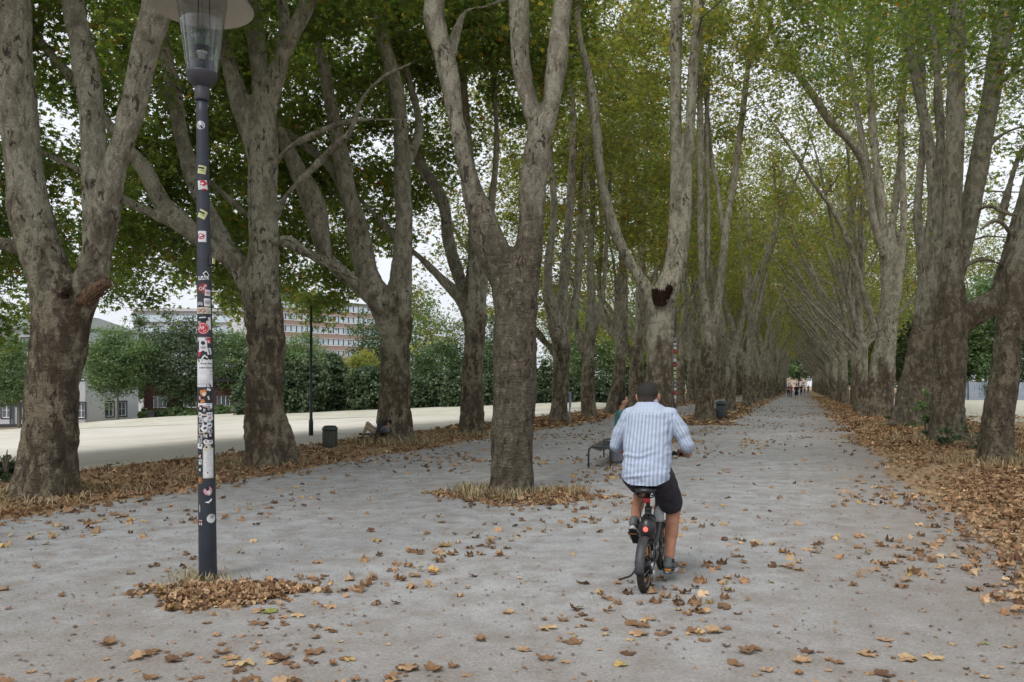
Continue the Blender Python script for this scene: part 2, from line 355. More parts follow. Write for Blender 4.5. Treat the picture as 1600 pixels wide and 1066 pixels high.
# footpath beyond the field, and the low dry bank the yews stand on
strip_sheet('far_path', lambda Y: -90, lambda Y: -36, np.array([73, 76.0]), .03, M_SAND, gz, 24)
V = []; xs = np.linspace(-42, 10, 40); prof = [(57, 0), (62, .2), (67, .42), (80, .5), (90, .4)]
for x in xs:
    e = min(1, (x + 42) / 8, (10 - x) / 4)
    for (y, h) in prof: V.append((x, y + .6 * math.sin(x * .4), gz(x, y) + .02 + h * max(0, e)))
Q = [(i * 5 + k, (i + 1) * 5 + k, (i + 1) * 5 + k + 1, i * 5 + k + 1) for i in range(39) for k in range(4)]
tag(MB().add(V, np.array(Q)).build('grass_bank', M_BANK, smooth=True), kind='structure')
def bank_z(x, y):
    e = min(1, (x + 42) / 8, (10 - x) / 4)
    if e <= 0 or y < 57: return gz(x, y)
    h = np.interp(y, [p[0] for p in prof], [p[1] for p in prof]); return gz(x, y) + h * max(0, e)
# pale grass lawn on the right, out to the fence
strip_sheet('lawn', lambda Y: 7.5, lambda Y: 60, np.array([34., 36., 44, 60, 80, 110]), .01, M_BANK, None, 12)

# ---------------------------------------------------------------- leaves
def leaf_shape(lobes=5, curl=.12, nrr=None):
    """kites round a centre: a lobed leaf. returns verts (k,3) and quads"""
    V = [(0, .0, 0)]; Q = []
    if lobes == 5: tips = [(-2.25, .62), (-1.15, .86), (0, 1.0), (1.15, .86), (2.25, .62)]; nr = .42
    elif lobes == 3: tips = [(-1.35, .85), (0, 1.0), (1.35, .85)]; nr = .45
    else: tips = [(0, 1.0)]; nr = .5
    if lobes == 1: return np.array([(0, -.5, 0), (.42, .05, curl), (0, .62, 0), (-.42, .05, curl)]) , np.array([(0, 1, 2, 3)])
    nr = nrr or nr; nt_ = len(tips); na = []
    for i in range(nt_ + 1):
        if i == 0: a = tips[0][0] - .5
        elif i == nt_: a = tips[-1][0] + .5
        else: a = (tips[i - 1][0] + tips[i][0]) / 2
        na.append(a); V.append((math.sin(a) * nr, math.cos(a) * nr, curl * .3))
    for i, (a, r) in enumerate(tips):
        V.append((math.sin(a) * r * .9, math.cos(a) * r * .9, -curl * r)); Q.append((0, 1 + i, 2 + nt_ + i, 2 + i))
    V = np.array(V) * .55; return V, np.array(Q)
SH5, SH3, SH1 = leaf_shape(5), leaf_shape(3), leaf_shape(1)
def frames(n, rng, up=.5):
    Nn = rng.normal(size=(n, 3)); Nn[:, 2] = np.abs(Nn[:, 2]) * (1 + up) + up * .6; Nn /= np.linalg.norm(Nn, axis=1, keepdims=True)
    T = rng.normal(size=(n, 3)); T[:, 2] -= .5; T -= Nn * np.sum(T * Nn, 1, keepdims=True); T /= np.linalg.norm(T, axis=1, keepdims=True)
    return np.cross(T, Nn), T, Nn
def add_leaves(mb, C, size, shape, rng, tint, up=.5, fr=None):
    n = len(C)
    if n == 0: return
    X, Y, Z = fr if fr is not None else frames(n, rng, up)
    S, Q = shape; k = len(S); size = np.asarray(size) * np.ones(n)
    jit = 1 + .25 * rng.normal(size=(n, k, 1)) * .4
    V = C[:, None, :] + size[:, None, None] * jit * (S[None, :, 0:1] * X[:, None, :] + S[None, :, 1:2] * Y[:, None, :] + S[None, :, 2:3] * Z[:, None, :])
    FQ = (Q[None] + (np.arange(n) * k)[:, None, None]).reshape(-1, Q.shape[1])
    col = np.concatenate([tint, np.zeros((n, 1)), np.ones((n, 1))], 1); col = np.repeat(col, k, 0)
    mb.add(V.reshape(-1, 3), FQ, 0, col)

# ---------------------------------------------------------------- plane trees
def grow(limbs, region, rng, nbr, leaves_per, lsize, zhi=99, twigs=6, clump=.24, yellow=0.0, lod=5, rmax=.085, thin=1.0, sides=4):
    """limbs: list of (pts, radii). thin branches reach out from them to points drawn in region(); leaf clumps hang on their twigs"""
    br = MB(); cr = MB()
    pp = np.concatenate([l[0][2:] for l in limbs]); pr = np.concatenate([l[1][2:] for l in limbs])
    tg = np.concatenate([np.gradient(l[0], axis=0)[2:] for l in limbs]); tg /= np.linalg.norm(tg, axis=1, keepdims=True) + 1e-9
    ok = pp[:, 2] > region['zmin_attach']; pp, pr, tg = pp[ok], pr[ok], tg[ok]
    att = region['sample'](nbr, rng)
    d0 = np.array([np.min(np.linalg.norm(pp - a, axis=1)) for a in att]); att = att[np.argsort(d0)]
    for a in att:
        d = np.linalg.norm(pp - a, axis=1); cost = d + 1.1 * np.maximum(0, pp[:, 2] - a[2]) + .4 * np.maximum(0, .035 - pr) * 40
        i = int(np.argmin(cost)); dist = d[i]
        if dist > 9: continue
        p0 = pp[i]; c1 = p0 + tg[i] * dist * .3 + np.array([0, 0, .12 * dist]); m = max(4, int(dist / .45)); t = np.linspace(0, 1, m)[:, None]
        pts = (1 - t) ** 2 * p0 + 2 * t * (1 - t) * c1 + t ** 2 * a; pts[1:] += rng.normal(size=(m - 1, 3)) * .06 * np.sqrt(t[1:])
        r0 = min(pr[i] * .75, .018 + .014 * dist, rmax) * thin; rad = np.linspace(max(r0, .007), .006, m)
        br.add(*tube_vf(pts, rad, sides, False))
        pp = np.concatenate([pp, pts[1:]]); pr = np.concatenate([pr, rad[1:]]); tt = np.gradient(pts, axis=0); tt /= np.linalg.norm(tt, axis=1, keepdims=True) + 1e-9; tg = np.concatenate([tg, tt[1:]])
        hi = a[2] > zhi; k = twigs if not hi else max(2, twigs // 2)
        cy = rng.random() ** 2
        for q in range(k):
            j = rng.integers(max(1, int(m * .35)), m); dr = rng.normal(size=3); dr[2] *= .6; dr /= np.linalg.norm(dr); ln = rng.uniform(.35, .95)
            e = pts[j] + dr * ln; mid = (pts[j] + e) / 2 + np.array([0, 0, .08])
            br.add(*tube_vf([pts[j], mid, e], [.006, .005, .003], 3, False))
            n = max(3, int(rng.normal(leaves_per, leaves_per * .35) * (.45 if hi else 1)))
            s = rng.random(n) ** .6; C = pts[j] + (e - pts[j]) * s[:, None] + rng.normal(size=(n, 3)) * clump * np.array([1, 1, .8])
            ty = np.clip(rng.random(n) * (.80 + .2 * cy) + yellow * rng.random() + (rng.random(n) < .04) * .3, 0, 1)
            tint = np.stack([ty, np.clip(rng.normal(.5, .22, n), 0, 1)], 1)
            add_leaves(cr, C, lsize * (1.15 if hi else 1) * rng.uniform(.65, 1.25, n), {5: SH5, 3: SH3, 1: SH1}[3 if hi and lod == 5 else lod], rng, tint)
    return br, cr
def region(base, smin, smax, tmin, tmax, zlow, ztop, attach=3.0, pw=1.25, hollow=.35, skirt=False):
    """zlow(s) lower edge of the crown for an offset s across the avenue"""
    base = np.asarray(base, float)
    def sample(n, rng):
        out = []
        if skirt:
            for _ in range(int(n * .15)): s = rng.uniform(smin, smin + 6.0); out.append(base + s * CR + rng.uniform(tmin, tmax) * A + np.array([0, 0, zlow(s) + rng.uniform(0, 2.8) - base[2]]))
        while len(out) < n:
            s = rng.uniform(smin, smax); t = rng.uniform(tmin, tmax); zl = zlow(s); z = zl + (ztop - zl) * rng.random() ** pw
            e = ((s - (smin + smax) / 2) / ((smax - smin) / 2)) ** 2 + ((t - (tmin + tmax) / 2) / ((tmax - tmin) / 2)) ** 2; zz = max(0, (z - (ztop - 6)) / 6)
            if e > 1.15 or e + zz > 1.35: continue
            if e < hollow and z < ztop - 7 and rng.random() < .6: continue
            out.append(base + s * CR + t * A + np.array([0, 0, z - base[2]]))
        return np.array(out)
    return dict(sample=sample, zmin_attach=attach)
def thick_mesh(limbs, voxel, base, ridge=.02, seed=0, extra=None, sm=3):
    mb = MB()
    for pts, rad in limbs:
        mb.add(*tube_vf(pts, rad, 14, True))
    if extra:
        for v, f in extra: mb.add(v, f)
    V, N, Q = remesh(mb, voxel, sm)
    if ridge:
        L_ = V - base; h = L_[:, 2]; lowm = np.clip(1 - (h - 3.0) / 3.0, .15, 1)
        d = .045 * vnoise(L_ * np.array([2.2, 2.2, 1.3]) + seed) + ridge * lowm * (1.1 - 2.6 * np.abs(vnoise(L_ * np.array([1.5, 1.5, 5.5]) + seed * 3 + .5))) * (.5 + .5 * vnoise(L_ * np.array([1.1, 1.1, 1.6]) + seed)) + .012 * vnoise(L_ * 11 + seed)
        rr = np.clip(np.linalg.norm(L_[:, :2], axis=1) * 0 + 1, 0, 1)
        flare = np.clip(1 - h / 1.1, 0, 1) ** 2; ang = np.arctan2(L_[:, 1], L_[:, 0])
        d = d * np.clip(1.2 - h / 16, .3, 1) + flare * (-.03 + .04 * np.sin(ang * 5 + seed) + .025 * np.sin(ang * 9 + 2 * seed)); V = V + N * (d * rr)[:, None]
    return V, Q
def hand_limbs(Y0, specs, top=True, seed=0, ztop=19):
    rng = np.random.default_rng(seed + 50); out = []
    for sp in specs:
        ext = True
        if sp[0] == 'x': ext = False; sp = sp[1:]
        pts = []; rad = []
        for q in sp:
            px, py, wd = q[:3]; dy = q[3] if len(q) > 3 else 0
            Y = Y0 + dy; pts.append(P(px, py, Y)); rad.append(wd / 2 / F * Y)
        pts = np.array(pts); rad = np.array(rad)
        if ext:
            d = pts[-1] - pts[-2]; d /= np.linalg.norm(d); p = pts[-1].copy(); r = rad[-1]; q = [pts]; rr = [rad]
            z0 = p[2]; tot = max(3.0, ztop - z0); steps = int(tot / 1.5)
            for k in range(steps):
                d = d + np.array([rng.normal() * .12, rng.normal() * .12, .10]); d /= np.linalg.norm(d)
                p = p + d * 1.5; q.append(p[None]); rr.append([max(.03, r * (1 - (k + 1) / (steps + 1)))])
            pts = np.concatenate(q); rad = np.concatenate(rr)
        per = 5; P2 = catmull(pts, per); R2 = catmull(np.stack([rad, rad * 0, rad * 0], 1), per)[:, 0]
        out.append((P2, np.maximum(R2, .012)))
    return out
TREES = []
def finish_tree(base, tv, tq, br, cr, label, group, bark, leafm):
    root = empty('plane_tree', base, 0, label, 'tree', group)
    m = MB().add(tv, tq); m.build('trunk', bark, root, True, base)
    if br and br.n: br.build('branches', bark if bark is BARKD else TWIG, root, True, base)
    if cr and cr.n: cr.build('crown', leafm, root, False, base, True)
    TREES.append(root); return root
LG, CG, RG = 'plane trees along the left edge of the promenade', 'plane trees down the middle of the promenade', 'plane trees along the right edge of the promenade'

def stub(px, py, px2, py2, w1, w2, Y, dy=0): return tube_vf(np.array([P(px, py, Y), P((px + px2) / 2, (py + py2) / 2 + 4, Y + dy / 2), P(px2, py2, Y + dy)]), np.array([w1, (w1 + w2) / 2, w2]) / 2 / F * Y, 12)
def hand_tree(Y, limbs, reg, label, group, seed, voxel=.04, nbr=230, per=24, ls=.17, bark=None, leafm=None, extra=None, yellow=0, ztop=19, zhi=None, base_px=None, lod=5, twigs=6, thin=1.0, ridge=.02):
    ls_ = hand_limbs(Y, limbs, seed=seed, ztop=ztop); base = ls_[0][0][0].copy(); base[2] = 0
    ls_[0][0][0][2] = -.25
    tv, tq = thick_mesh(ls_, voxel, base, ridge, seed, extra)
    rng = np.random.default_rng(seed); rg = region(base, *reg[:4], reg[4], reg[5], *(reg[6:]))
    if zhi is None: zhi = CAMZ + (HY / F) * (Y + 3) + 1.2
    br, cr = grow(ls_, rg, rng, nbr, per, ls, zhi, twigs=twigs, yellow=yellow, lod=lod, thin=thin)
    return finish_tree(base, tv, tq, br, cr, label, group, bark or BARK, leafm or LEAF)
def zl(a, b, s0=-6, s1=3): return lambda s: float(np.interp(s, [s0, s1], [a, b]))
# T1: nearest on the left, three limbs and a broken stub
hand_tree(11.2, [
    [(70, 778, 112), (73, 740, 90), (78, 680, 80), (84, 600, 78), (94, 530, 82), (92, 480, 80), (67, 400, 66), (42, 300, 60), (28, 150, 56, -.1), (18, 0, 50, -.2)],
    [(96, 560, 66), (113, 490, 60), (142, 430, 44), (150, 380, 40, .1), (150, 300, 42, .1), (146, 225, 38, .2), (140, 150, 35, .3), (126, 60, 33, .4), (114, 0, 32, .5)],
    [(140, 420, 40), (160, 360, 40), (172, 290, 40, -.1), (192, 220, 36, -.2), (213, 150, 36, -.3), (228, 75, 40, -.4), (246, 0, 40, -.5)],
    [(85, 480, 50, -.1), (95, 440, 44, .5), (60, 395, 22, .9), (20, 385, 18, 1.2), (-30, 370, 16, 1.5)],
    ], (-10, 3.5, -5, 5, zl(2.2, 8.5, -7, -1.5), 16, 2.5, 1.55, .35, True), 'mottled plane tree with a broken orange stub below its fork, nearest beside the left path', LG, 1,
    voxel=.033, nbr=500, per=23, ls=.185, extra=[stub(100, 462, 104, 446, 16, 12, 11.2, -.45)])
g = NG('torn_wood'); o = g.obj(); n_ = g.noise(g.map(o, (1, 1, .3)), 30, 5, .7); g.bsdf(g.ramp(n_, [(.35, (.05, .03, .022)), (.5, (.13, .085, .055)), (.64, (.23, .14, .085))]), .9, .15, 0, g.bump(n_, 1.0, .02)); M_TORN = g.m
g = NG('dark_torn_wood'); o = g.obj(); n_ = g.noise(o, 22, 5, .7); g.bsdf(g.ramp(n_, [(.35, (.01, .007, .006)), (.55, (.035, .02, .013)), (.7, (.09, .05, .028))]), .95, .1, 0, g.bump(n_, 1.0, .03)); M_TORND = g.m
def torn(root, p0, p1, r0, r1, mat, seed, name='broken_stub', core=True):
    """a snapped limb: a short tapering core that ends in uneven splinters"""
    r = np.random.default_rng(seed); mb = MB(); ax3 = p1 - p0; L3 = np.linalg.norm(ax3); ax3 = ax3 / L3; e1 = np.cross(ax3, [0, 1., .2]); e1 /= np.linalg.norm(e1); e2 = np.cross(ax3, e1)
    if core: V, Fs = tube_vf(catmull([p0, (p0 + p1) / 2 + e1 * r0 * .12, p1], 5), np.linspace(r0, r1 * .8, 11), 14); V = V + r0 * .12 * vnoise(V * 14)[:, None]; mb.add(V, Fs)
    for k in range(46):
        a = r.uniform(0, 6.28); q = r1 * math.sqrt(r.random()); b0 = p0 + ax3 * L3 * r.uniform(.1, .6) + (e1 * math.cos(a) + e2 * math.sin(a)) * q * 1.15; tip = b0 + ax3 * L3 * r.uniform(.25, .75) + r.normal(size=3) * r1 * .12
        mb.add(*tube_vf([b0, (b0 + tip) / 2 + r.normal(size=3) * r1 * .06, tip], np.array([.16, .13, .02]) * r1 * r.uniform(.6, 1.4), 5))
    return mb.build(name, mat, root, False, root.location)
torn(TREES[0], P(134, 468, 11.05), P(168, 441, 10.85), .125, .085, M_TORN, 4); torn(TREES[0], P(102, 462, 10.95), P(105, 447, 10.85), .07, .05, M_TORND, 5)
# T2
hand_tree(15.8, [
    [(422, 728, 96), (422, 700, 80), (415, 640, 60), (416, 560, 56), (411, 500, 57), (407, 450, 56), (412, 400, 48), (410, 300, 42), (412, 240, 44), (414, 190, 34), (408, 130, 32), (400, 60, 28, .2), (390, 0, 26, .3)],
    [(410, 270, 34), (392, 215, 28), (373, 150, 32), (356, 90, 26), (338, 30, 24), (325, -10, 22)],
    [(414, 190, 30), (428, 130, 28), (442, 85, 26), (462, 45, 26), (482, 0, 24)],
    [(428, 130, 20, .2), (440, 80, 18, .4), (446, 30, 16, .5), (438, -10, 14, .6)],
    [(408, 480, 44, .1), (382, 430, 38), (350, 385, 32, .2), (322, 325, 28, .4), (300, 275, 27, .6), (284, 215, 25, .8), (272, 150, 24, 1), (258, 80, 22, 1.2), (240, 10, 20, 1.4)],
    [(378, 425, 28), (335, 392, 24, -.2), (296, 358, 25, -.3), (256, 318, 28, -.4), (228, 268, 26, -.5), (205, 240, 22, -.6), (170, 195, 18, -.7), (120, 130, 14, -.8), (60, 60, 12, -.9)],
    [(330, 392, 14, -.2), (305, 372, 13, -.4), (262, 345, 13, -.5), (200, 315, 12, -.6), (130, 270, 11, -.8), (60, 235, 10, -1)],
    ['x', (430, 335, 14, -.1), (452, 300, 11, -.6), (490, 262, 10, -1), (530, 222, 10, -1.4), (548, 205, 9, -1.6), (566, 155, 8, -1.8), (600, 120, 6, -2), (650, 95, 5, -2.2), (700, 60, 5, -2.4)],
    ['x', (424, 262, 10, -.1), (450, 232, 9, -.6), (480, 215, 8, -.9), (527, 195, 8, -1.2), (580, 187, 7, -1.4), (655, 188, 5, -1.6)],
    ['x', (425, 380, 12, -.1), (450, 372, 10, -.4), (480, 392, 8, -.7), (510, 415, 6, -1), (560, 440, 5, -1.2)],
    ], (-10, 4, -4.5, 4.5, zl(3.3, 10, -7, -1.5), 18, 3.5, 1.55, .35, True), 'plane tree with a thick low limb arching left over the lamp post', LG, 2, voxel=.04, nbr=520, per=21, ls=.195, yellow=.04, ridge=.03)
# T3
hand_tree(21.7, [
    [(617, 695, 78), (618, 675, 62), (617, 640, 52), (618, 560, 45), (621, 500, 46), (626, 450, 36), (630, 375, 27), (628, 262, 26), (622, 150, 24), (603, 75, 23), (586, 0, 23)],
    [(614, 520, 44), (592, 468, 40), (574, 425, 38), (560, 365, 34), (544, 300, 27), (533, 244, 24), (521, 188, 21), (507, 112, 19), (493, 56, 15), (486, 0, 14)],
    [(588, 475, 26), (548, 440, 18, -.3), (510, 400, 22, -.5), (490, 320, 34, -.6), (462, 260, 26, -.7), (440, 215, 22, -.8), (405, 150, 18, -1), (380, 80, 16, -1.1)],
    [(616, 505, 26, -.1), (590, 480, 20, -.3), (560, 448, 16, -.6), (528, 418, 15, -.8), (480, 396, 13, -1), (430, 372, 11, -1.2), (380, 330, 9, -1.4)],
    [(632, 262, 20, .2), (655, 200, 14, .4), (640, 130, 12, .6), (622, 60, 11, .8), (620, 0, 10, 1)],
    [(545, 310, 16, .3), (515, 260, 15, .6), (480, 230, 13, 1), (440, 200, 11, 1.4), (400, 180, 9, 1.7)],
    ], (-9, 4, -4.5, 4.5, zl(4.9, 11, -7, -1), 19, 4.0, 1.55, .35, True), 'plane tree with ringed bark beside the seat where someone reclines', LG, 3, voxel=.05, nbr=560, per=20, ls=.22, yellow=.14, ridge=.035)
# T4
hand_tree(25.5, [
    [(738, 683, 56), (738, 665, 42), (738, 600, 34), (741, 530, 32), (743, 485, 36), (740, 440, 26), (744, 380, 24), (738, 300, 20), (730, 220, 18), (722, 120, 16), (716, 0, 15)],
    [(745, 490, 22), (757, 450, 14), (757, 400, 13), (768, 320, 12), (776, 220, 10), (770, 100, 9)],
    [(738, 500, 28), (722, 470, 20), (694, 440, 15), (655, 402, 12), (620, 372, 10), (580, 330, 8)],
    [(735, 470, 20, .4), (716, 430, 18, .6), (700, 375, 20, .8), (692, 315, 18, 1), (660, 262, 16, 1.2), (640, 225, 14, 1.4), (610, 160, 12, 1.6), (600, 80, 10, 1.8)],
    ], (-9, 4, -4.5, 4.5, zl(4.0, 11, -7, -.5), 19, 4.0, 1.55, .35, True), 'slimmer plane tree seen between the ringed-bark tree and the big central trunk', LG, 4, voxel=.06, nbr=500, per=18, ls=.235, yellow=.16)
# T5, T6, T7
hand_tree(33.8, [
    [(873, 662, 38), (874, 640, 30), (876, 590, 26), (878, 540, 27), (878, 500, 24), (880, 440, 18), (886, 380, 15), (892, 300, 13), (896, 200, 11), (888, 90, 9)],
    [(876, 545, 22, -.3), (866, 500, 24, -.4), (856, 450, 16, -.5), (858, 400, 14, -.6), (866, 330, 12, -.7), (860, 240, 10, -.8), (850, 120, 9, -.9)],
    [(872, 540, 16, .2), (894, 490, 14, .3), (905, 430, 10, .4), (912, 340, 9, .5), (918, 220, 8, .6)],
    [(868, 555, 12, .2), (840, 520, 10, .4), (800, 480, 9, .8), (770, 440, 8, 1)],
    ], (-7, 4, -4.5, 4.5, zl(3.0, 11, -7, 0), 21, 4.5), 'two-stemmed plane tree just right of the big central trunk', LG, 5, voxel=.07, nbr=280, per=12, ls=.24, leafm=LEAFY, lod=3)
hand_tree(38.5, [
    [(920, 656, 30), (920, 640, 24), (918, 580, 18), (922, 520, 19), (924, 460, 14), (922, 400, 12), (926, 300, 10), (920, 180, 9)],
    [(918, 560, 15), (905, 530, 12), (898, 480, 10), (902, 400, 9), (908, 280, 8)],
    [(921, 540, 12), (934, 500, 9), (944, 440, 8), (950, 330, 7)],
    ], (-7, 4, -4.5, 4.5, zl(3.2, 9.5, -7, 2), 21, 4.5), 'plane tree with a forked top, left of the slanting pair', LG, 6, voxel=.08, nbr=240, per=11, ls=.27, leafm=LEAFY, lod=3, yellow=.2, bark=BARK)
hand_tree(43, [
    [(956, 650, 30), (960, 630, 23), (968, 580, 18), (972, 520, 18), (974, 450, 14), (972, 380, 11), (978, 260, 9)],
    [(972, 540, 12), (950, 500, 9), (936, 450, 8), (940, 360, 7)],
    [(980, 648, 8, 1), (972, 590, 7, .5), (966, 545, 7, .2), (962, 500, 6)],
    ], (-6.5, 4, -4.5, 4.5, zl(4, 8, -7, 2), 21, 4.5), 'leaning plane tree with yellow leaves above the head of the seated person', LG, 7, voxel=.08, nbr=240, per=11, ls=.28, leafm=LEAFY, lod=3, yellow=.35)
# C1 the big central trunk
hand_tree(11.5, [
    [(800, 776, 86), (801, 750, 74), (802, 700, 68), (804, 600, 65), (808, 520, 66), (812, 450, 60), (824, 400, 48), (830, 340, 43), (834, 290, 44), (838, 250, 42), (842, 205, 40), (828, 165, 30), (814, 100, 27), (810, 0, 28)],
    [(806, 490, 56), (786, 430, 50, .05), (768, 385, 56), (748, 325, 46), (728, 262, 33), (712, 188, 31), (699, 110, 36), (684, 50, 33), (680, 0, 33)],
    [(842, 220, 34, -.05), (858, 180, 32, -.1), (869, 110, 31, -.1), (882, 0, 31, -.1)],
    [(700, 100, 14, .3), (725, 22, 8, .8), (760, 10, 7, 1.1), (800, -5, 6, 1.4)],
    ], (-4, 4.5, -4, 4, zl(8.6, 9, -5, 3), 18, 6, .8), 'thick central plane trunk rising from dry grass and splitting into a tall Y', CG, 11, bark=BARKR, ridge=.03, voxel=.033, nbr=248, per=14, ls=.17, leafm=LEAFY,
    extra=[stub(852, 215, 862, 196, 24, 15, 11.5, -.1)], yellow=.1)
# C2 behind the rider, with a torn dark stub
hand_tree(23.6, [
    [(1030, 688, 62), (1029, 660, 50), (1029, 620, 46), (1031, 560, 42), (1034, 500, 42), (1040, 455, 36), (1050, 420, 26), (1055, 370, 21), (1056, 250, 19), (1056, 120, 18), (1057, 0, 18)],
    [(1034, 500, 30), (1050, 455, 24, -.2), (1066, 400, 20, -.2), (1072, 300, 19, -.2), (1079, 188, 17, -.2), (1084, 90, 16, -.1), (1091, 0, 16)],
    [(1026, 500, 26), (1012, 455, 21), (996, 428, 17), (977, 396, 16), (953, 338, 16), (938, 263, 15), (927, 161, 14), (917, 105, 13), (906, 60, 11), (900, 0, 10)],
    ], (-4.5, 4.5, -4.5, 4.5, zl(11.5, 11.5, -5, 3), 21, 8, .8), 'central plane tree with torn dark wood at its fork and twin vertical stems', CG, 12, voxel=.05, nbr=248, per=12, ls=.2, bark=BARKP, leafm=LEAFY, yellow=.1)
for k_, (a_, b_, c_, d_, r_) in enumerate([(1028, 474, 1022, 452, .13), (1041, 466, 1047, 446, .11), (1034, 476, 1034, 455, .16)]): torn(TREES[-1], P(a_, b_, 23.25), P(c_, d_, 23.1), r_, r_ * .8, M_TORND, 8 + k_)
hand_tree(35, [
    [(1102, 661, 36), (1102, 640, 29), (1104, 580, 24), (1107, 540, 25), (1103, 490, 15), (1097, 430, 12), (1095, 300, 11), (1094, 160, 10), (1096, 0, 9)],
    [(1108, 545, 18), (1119, 490, 12), (1127, 430, 12), (1136, 350, 11), (1149, 265, 10), (1160, 180, 10), (1170, 100, 9), (1190, 10, 8)],
    [(1104, 440, 8, .2), (1107, 340, 8, .3), (1104, 200, 8, .3), (1110, 60, 7, .4)],
    [(1132, 380, 7, .2), (1122, 300, 8, .4), (1112, 250, 8, .6), (1106, 190, 7, .7)],
    ], (-4.5, 4.5, -4.5, 4.5, zl(13, 13, -5, 3), 22, 9, .8), 'central plane tree with a narrow upright fork, beside the far litter bin', CG, 13, voxel=.06, nbr=248, per=11, ls=.24, leafm=LEAFY, bark=BARK, lod=3, yellow=.15)
# right row
hand_tree(15.8, [
    [(1557, 730, 62), (1556, 705, 52), (1560, 650, 46), (1568, 580, 42), (1578, 500, 40), (1592, 420, 42), (1612, 330, 40), (1640, 220, 38), (1670, 100, 36)],
    ], (-3, 7.5, -4, 4.5, zl(10, 3.6, -1, 4), 16, 3.5, 1.2), 'narrow dark plane trunk at the right end, leaning away to the right', RG, 21, voxel=.05, nbr=300, per=12, ls=.17, bark=BARKD)
hand_tree(22, [
    [(1480, 697, 76), (1480, 675, 58), (1482, 620, 50), (1485, 560, 48), (1486, 510, 50), (1486, 460, 44), (1487, 400, 32), (1489, 320, 26), (1492, 200, 26), (1494, 100, 26), (1496, 0, 25)],
    [(1492, 520, 40), (1512, 496, 36), (1535, 482, 38), (1562, 462, 34), (1580, 410, 34), (1598, 345, 32), (1622, 250, 28), (1650, 120, 24)],
    [(1487, 450, 30, .3), (1502, 390, 28, .4), (1518, 320, 30, .5), (1534, 230, 28, .6), (1548, 150, 28, .6), (1562, 70, 30, .6), (1578, 0, 30, .6)],
    [(1480, 470, 20, .6), (1468, 400, 14, 1.5), (1462, 320, 12, 2), (1470, 200, 11, 2.2), (1462, 100, 10, 2.4), (1452, 0, 10, 2.5)],
    ['x', (1528, 250, 9, .5), (1556, 218, 7, .3), (1590, 200, 6), (1640, 190, 4)], ['x', (1515, 335, 9, .5), (1545, 322, 7), (1580, 335, 6, -.2), (1640, 330, 4, -.3)], ['x', (1500, 420, 8, .2), (1535, 405, 6), (1575, 418, 5, -.2), (1620, 440, 4)], ['x', (1545, 160, 8, .6), (1572, 120, 7), (1610, 105, 5)], ['x', (1590, 380, 8), (1560, 345, 6, -.3), (1530, 360, 4, -.5)],
    [(1562, 350, 12, .5), (1590, 250, 9, .8), (1620, 205, 8, 1)],
    ], (-4.5, 7.5, -4.5, 4.5, zl(12, 4.5, 0, 5), 18, 4.2, 1.1), 'stout right-hand plane tree with an elbowed limb bulging out to the right', RG, 22, voxel=.05, nbr=330, per=10, ls=.18, bark=BARKD)
hand_tree(30, [
    [(1428, 670, 60), (1430, 650, 44), (1438, 600, 38), (1444, 540, 32), (1448, 480, 27), (1452, 420, 24), (1458, 350, 22), (1460, 290, 20), (1447, 200, 17), (1432, 130, 15), (1420, 60, 14), (1410, 0, 13)],
    [(1402, 668, 30, -.2), (1410, 630, 24, -.1), (1424, 570, 22), (1436, 500, 20), (1442, 440, 16, .2), (1434, 330, 13, .4), (1442, 220, 12, .5), (1440, 100, 11, .6), (1432, 0, 10, .7)],
    [(1446, 460, 16, .4), (1470, 380, 14, .6), (1478, 280, 12, .8), (1464, 160, 10, 1), (1470, 40, 9, 1.2)],
    ], (-4.5, 6.5, -4.5, 4.5, zl(13.5, 5, 1, 6), 20, 5.5, .8), 'dark double-trunked plane tree with horizontal bark rings, beside the green sapling', RG, 23, voxel=.06, nbr=300, per=9, ls=.2, bark=BARKD)
hand_tree(40, [
    [(1377, 656, 42), (1378, 640, 33), (1383, 590, 28), (1387, 530, 27), (1388, 490, 27), (1386, 440, 19), (1380, 380, 15), (1378, 320, 14), (1367, 240, 12), (1359, 120, 13), (1358, 0, 12)],
    [(1356, 655, 26, -.2), (1364, 610, 22), (1374, 550, 20), (1384, 500, 18)],
    [(1380, 400, 12, -.4), (1362, 330, 13, -.6), (1352, 262, 13, -.8), (1329, 222, 13, -1), (1296, 189, 13, -1.2), (1269, 147, 12, -1.4), (1239, 105, 11, -1.6), (1212, 66, 9, -1.8), (1200, 20, 8, -2)],
    [(1376, 350, 10, .3), (1352, 240, 9, .5), (1332, 129, 9, .6), (1320, 66, 8, .7), (1305, 0, 7, .8)],
    [(1390, 500, 18, -.2), (1404, 440, 13, -.3), (1412, 340, 11, -.2), (1408, 200, 10), (1416, 60, 9)],
    [(1368, 520, 12, -.3), (1350, 460, 10, -.4), (1330, 390, 9, -.6), (1302, 330, 8, -.8), (1280, 300, 7, -1)],
    ], (-4.5, 6, -4.5, 4.5, zl(14.5, 6, 1, 6), 22, 6, .8), 'knobbly right-hand plane tree whose pale limb arches left across the avenue', RG, 24, voxel=.07, nbr=233, per=9, ls=.26, leafm=LEAFY, lod=3, bark=BARKP)

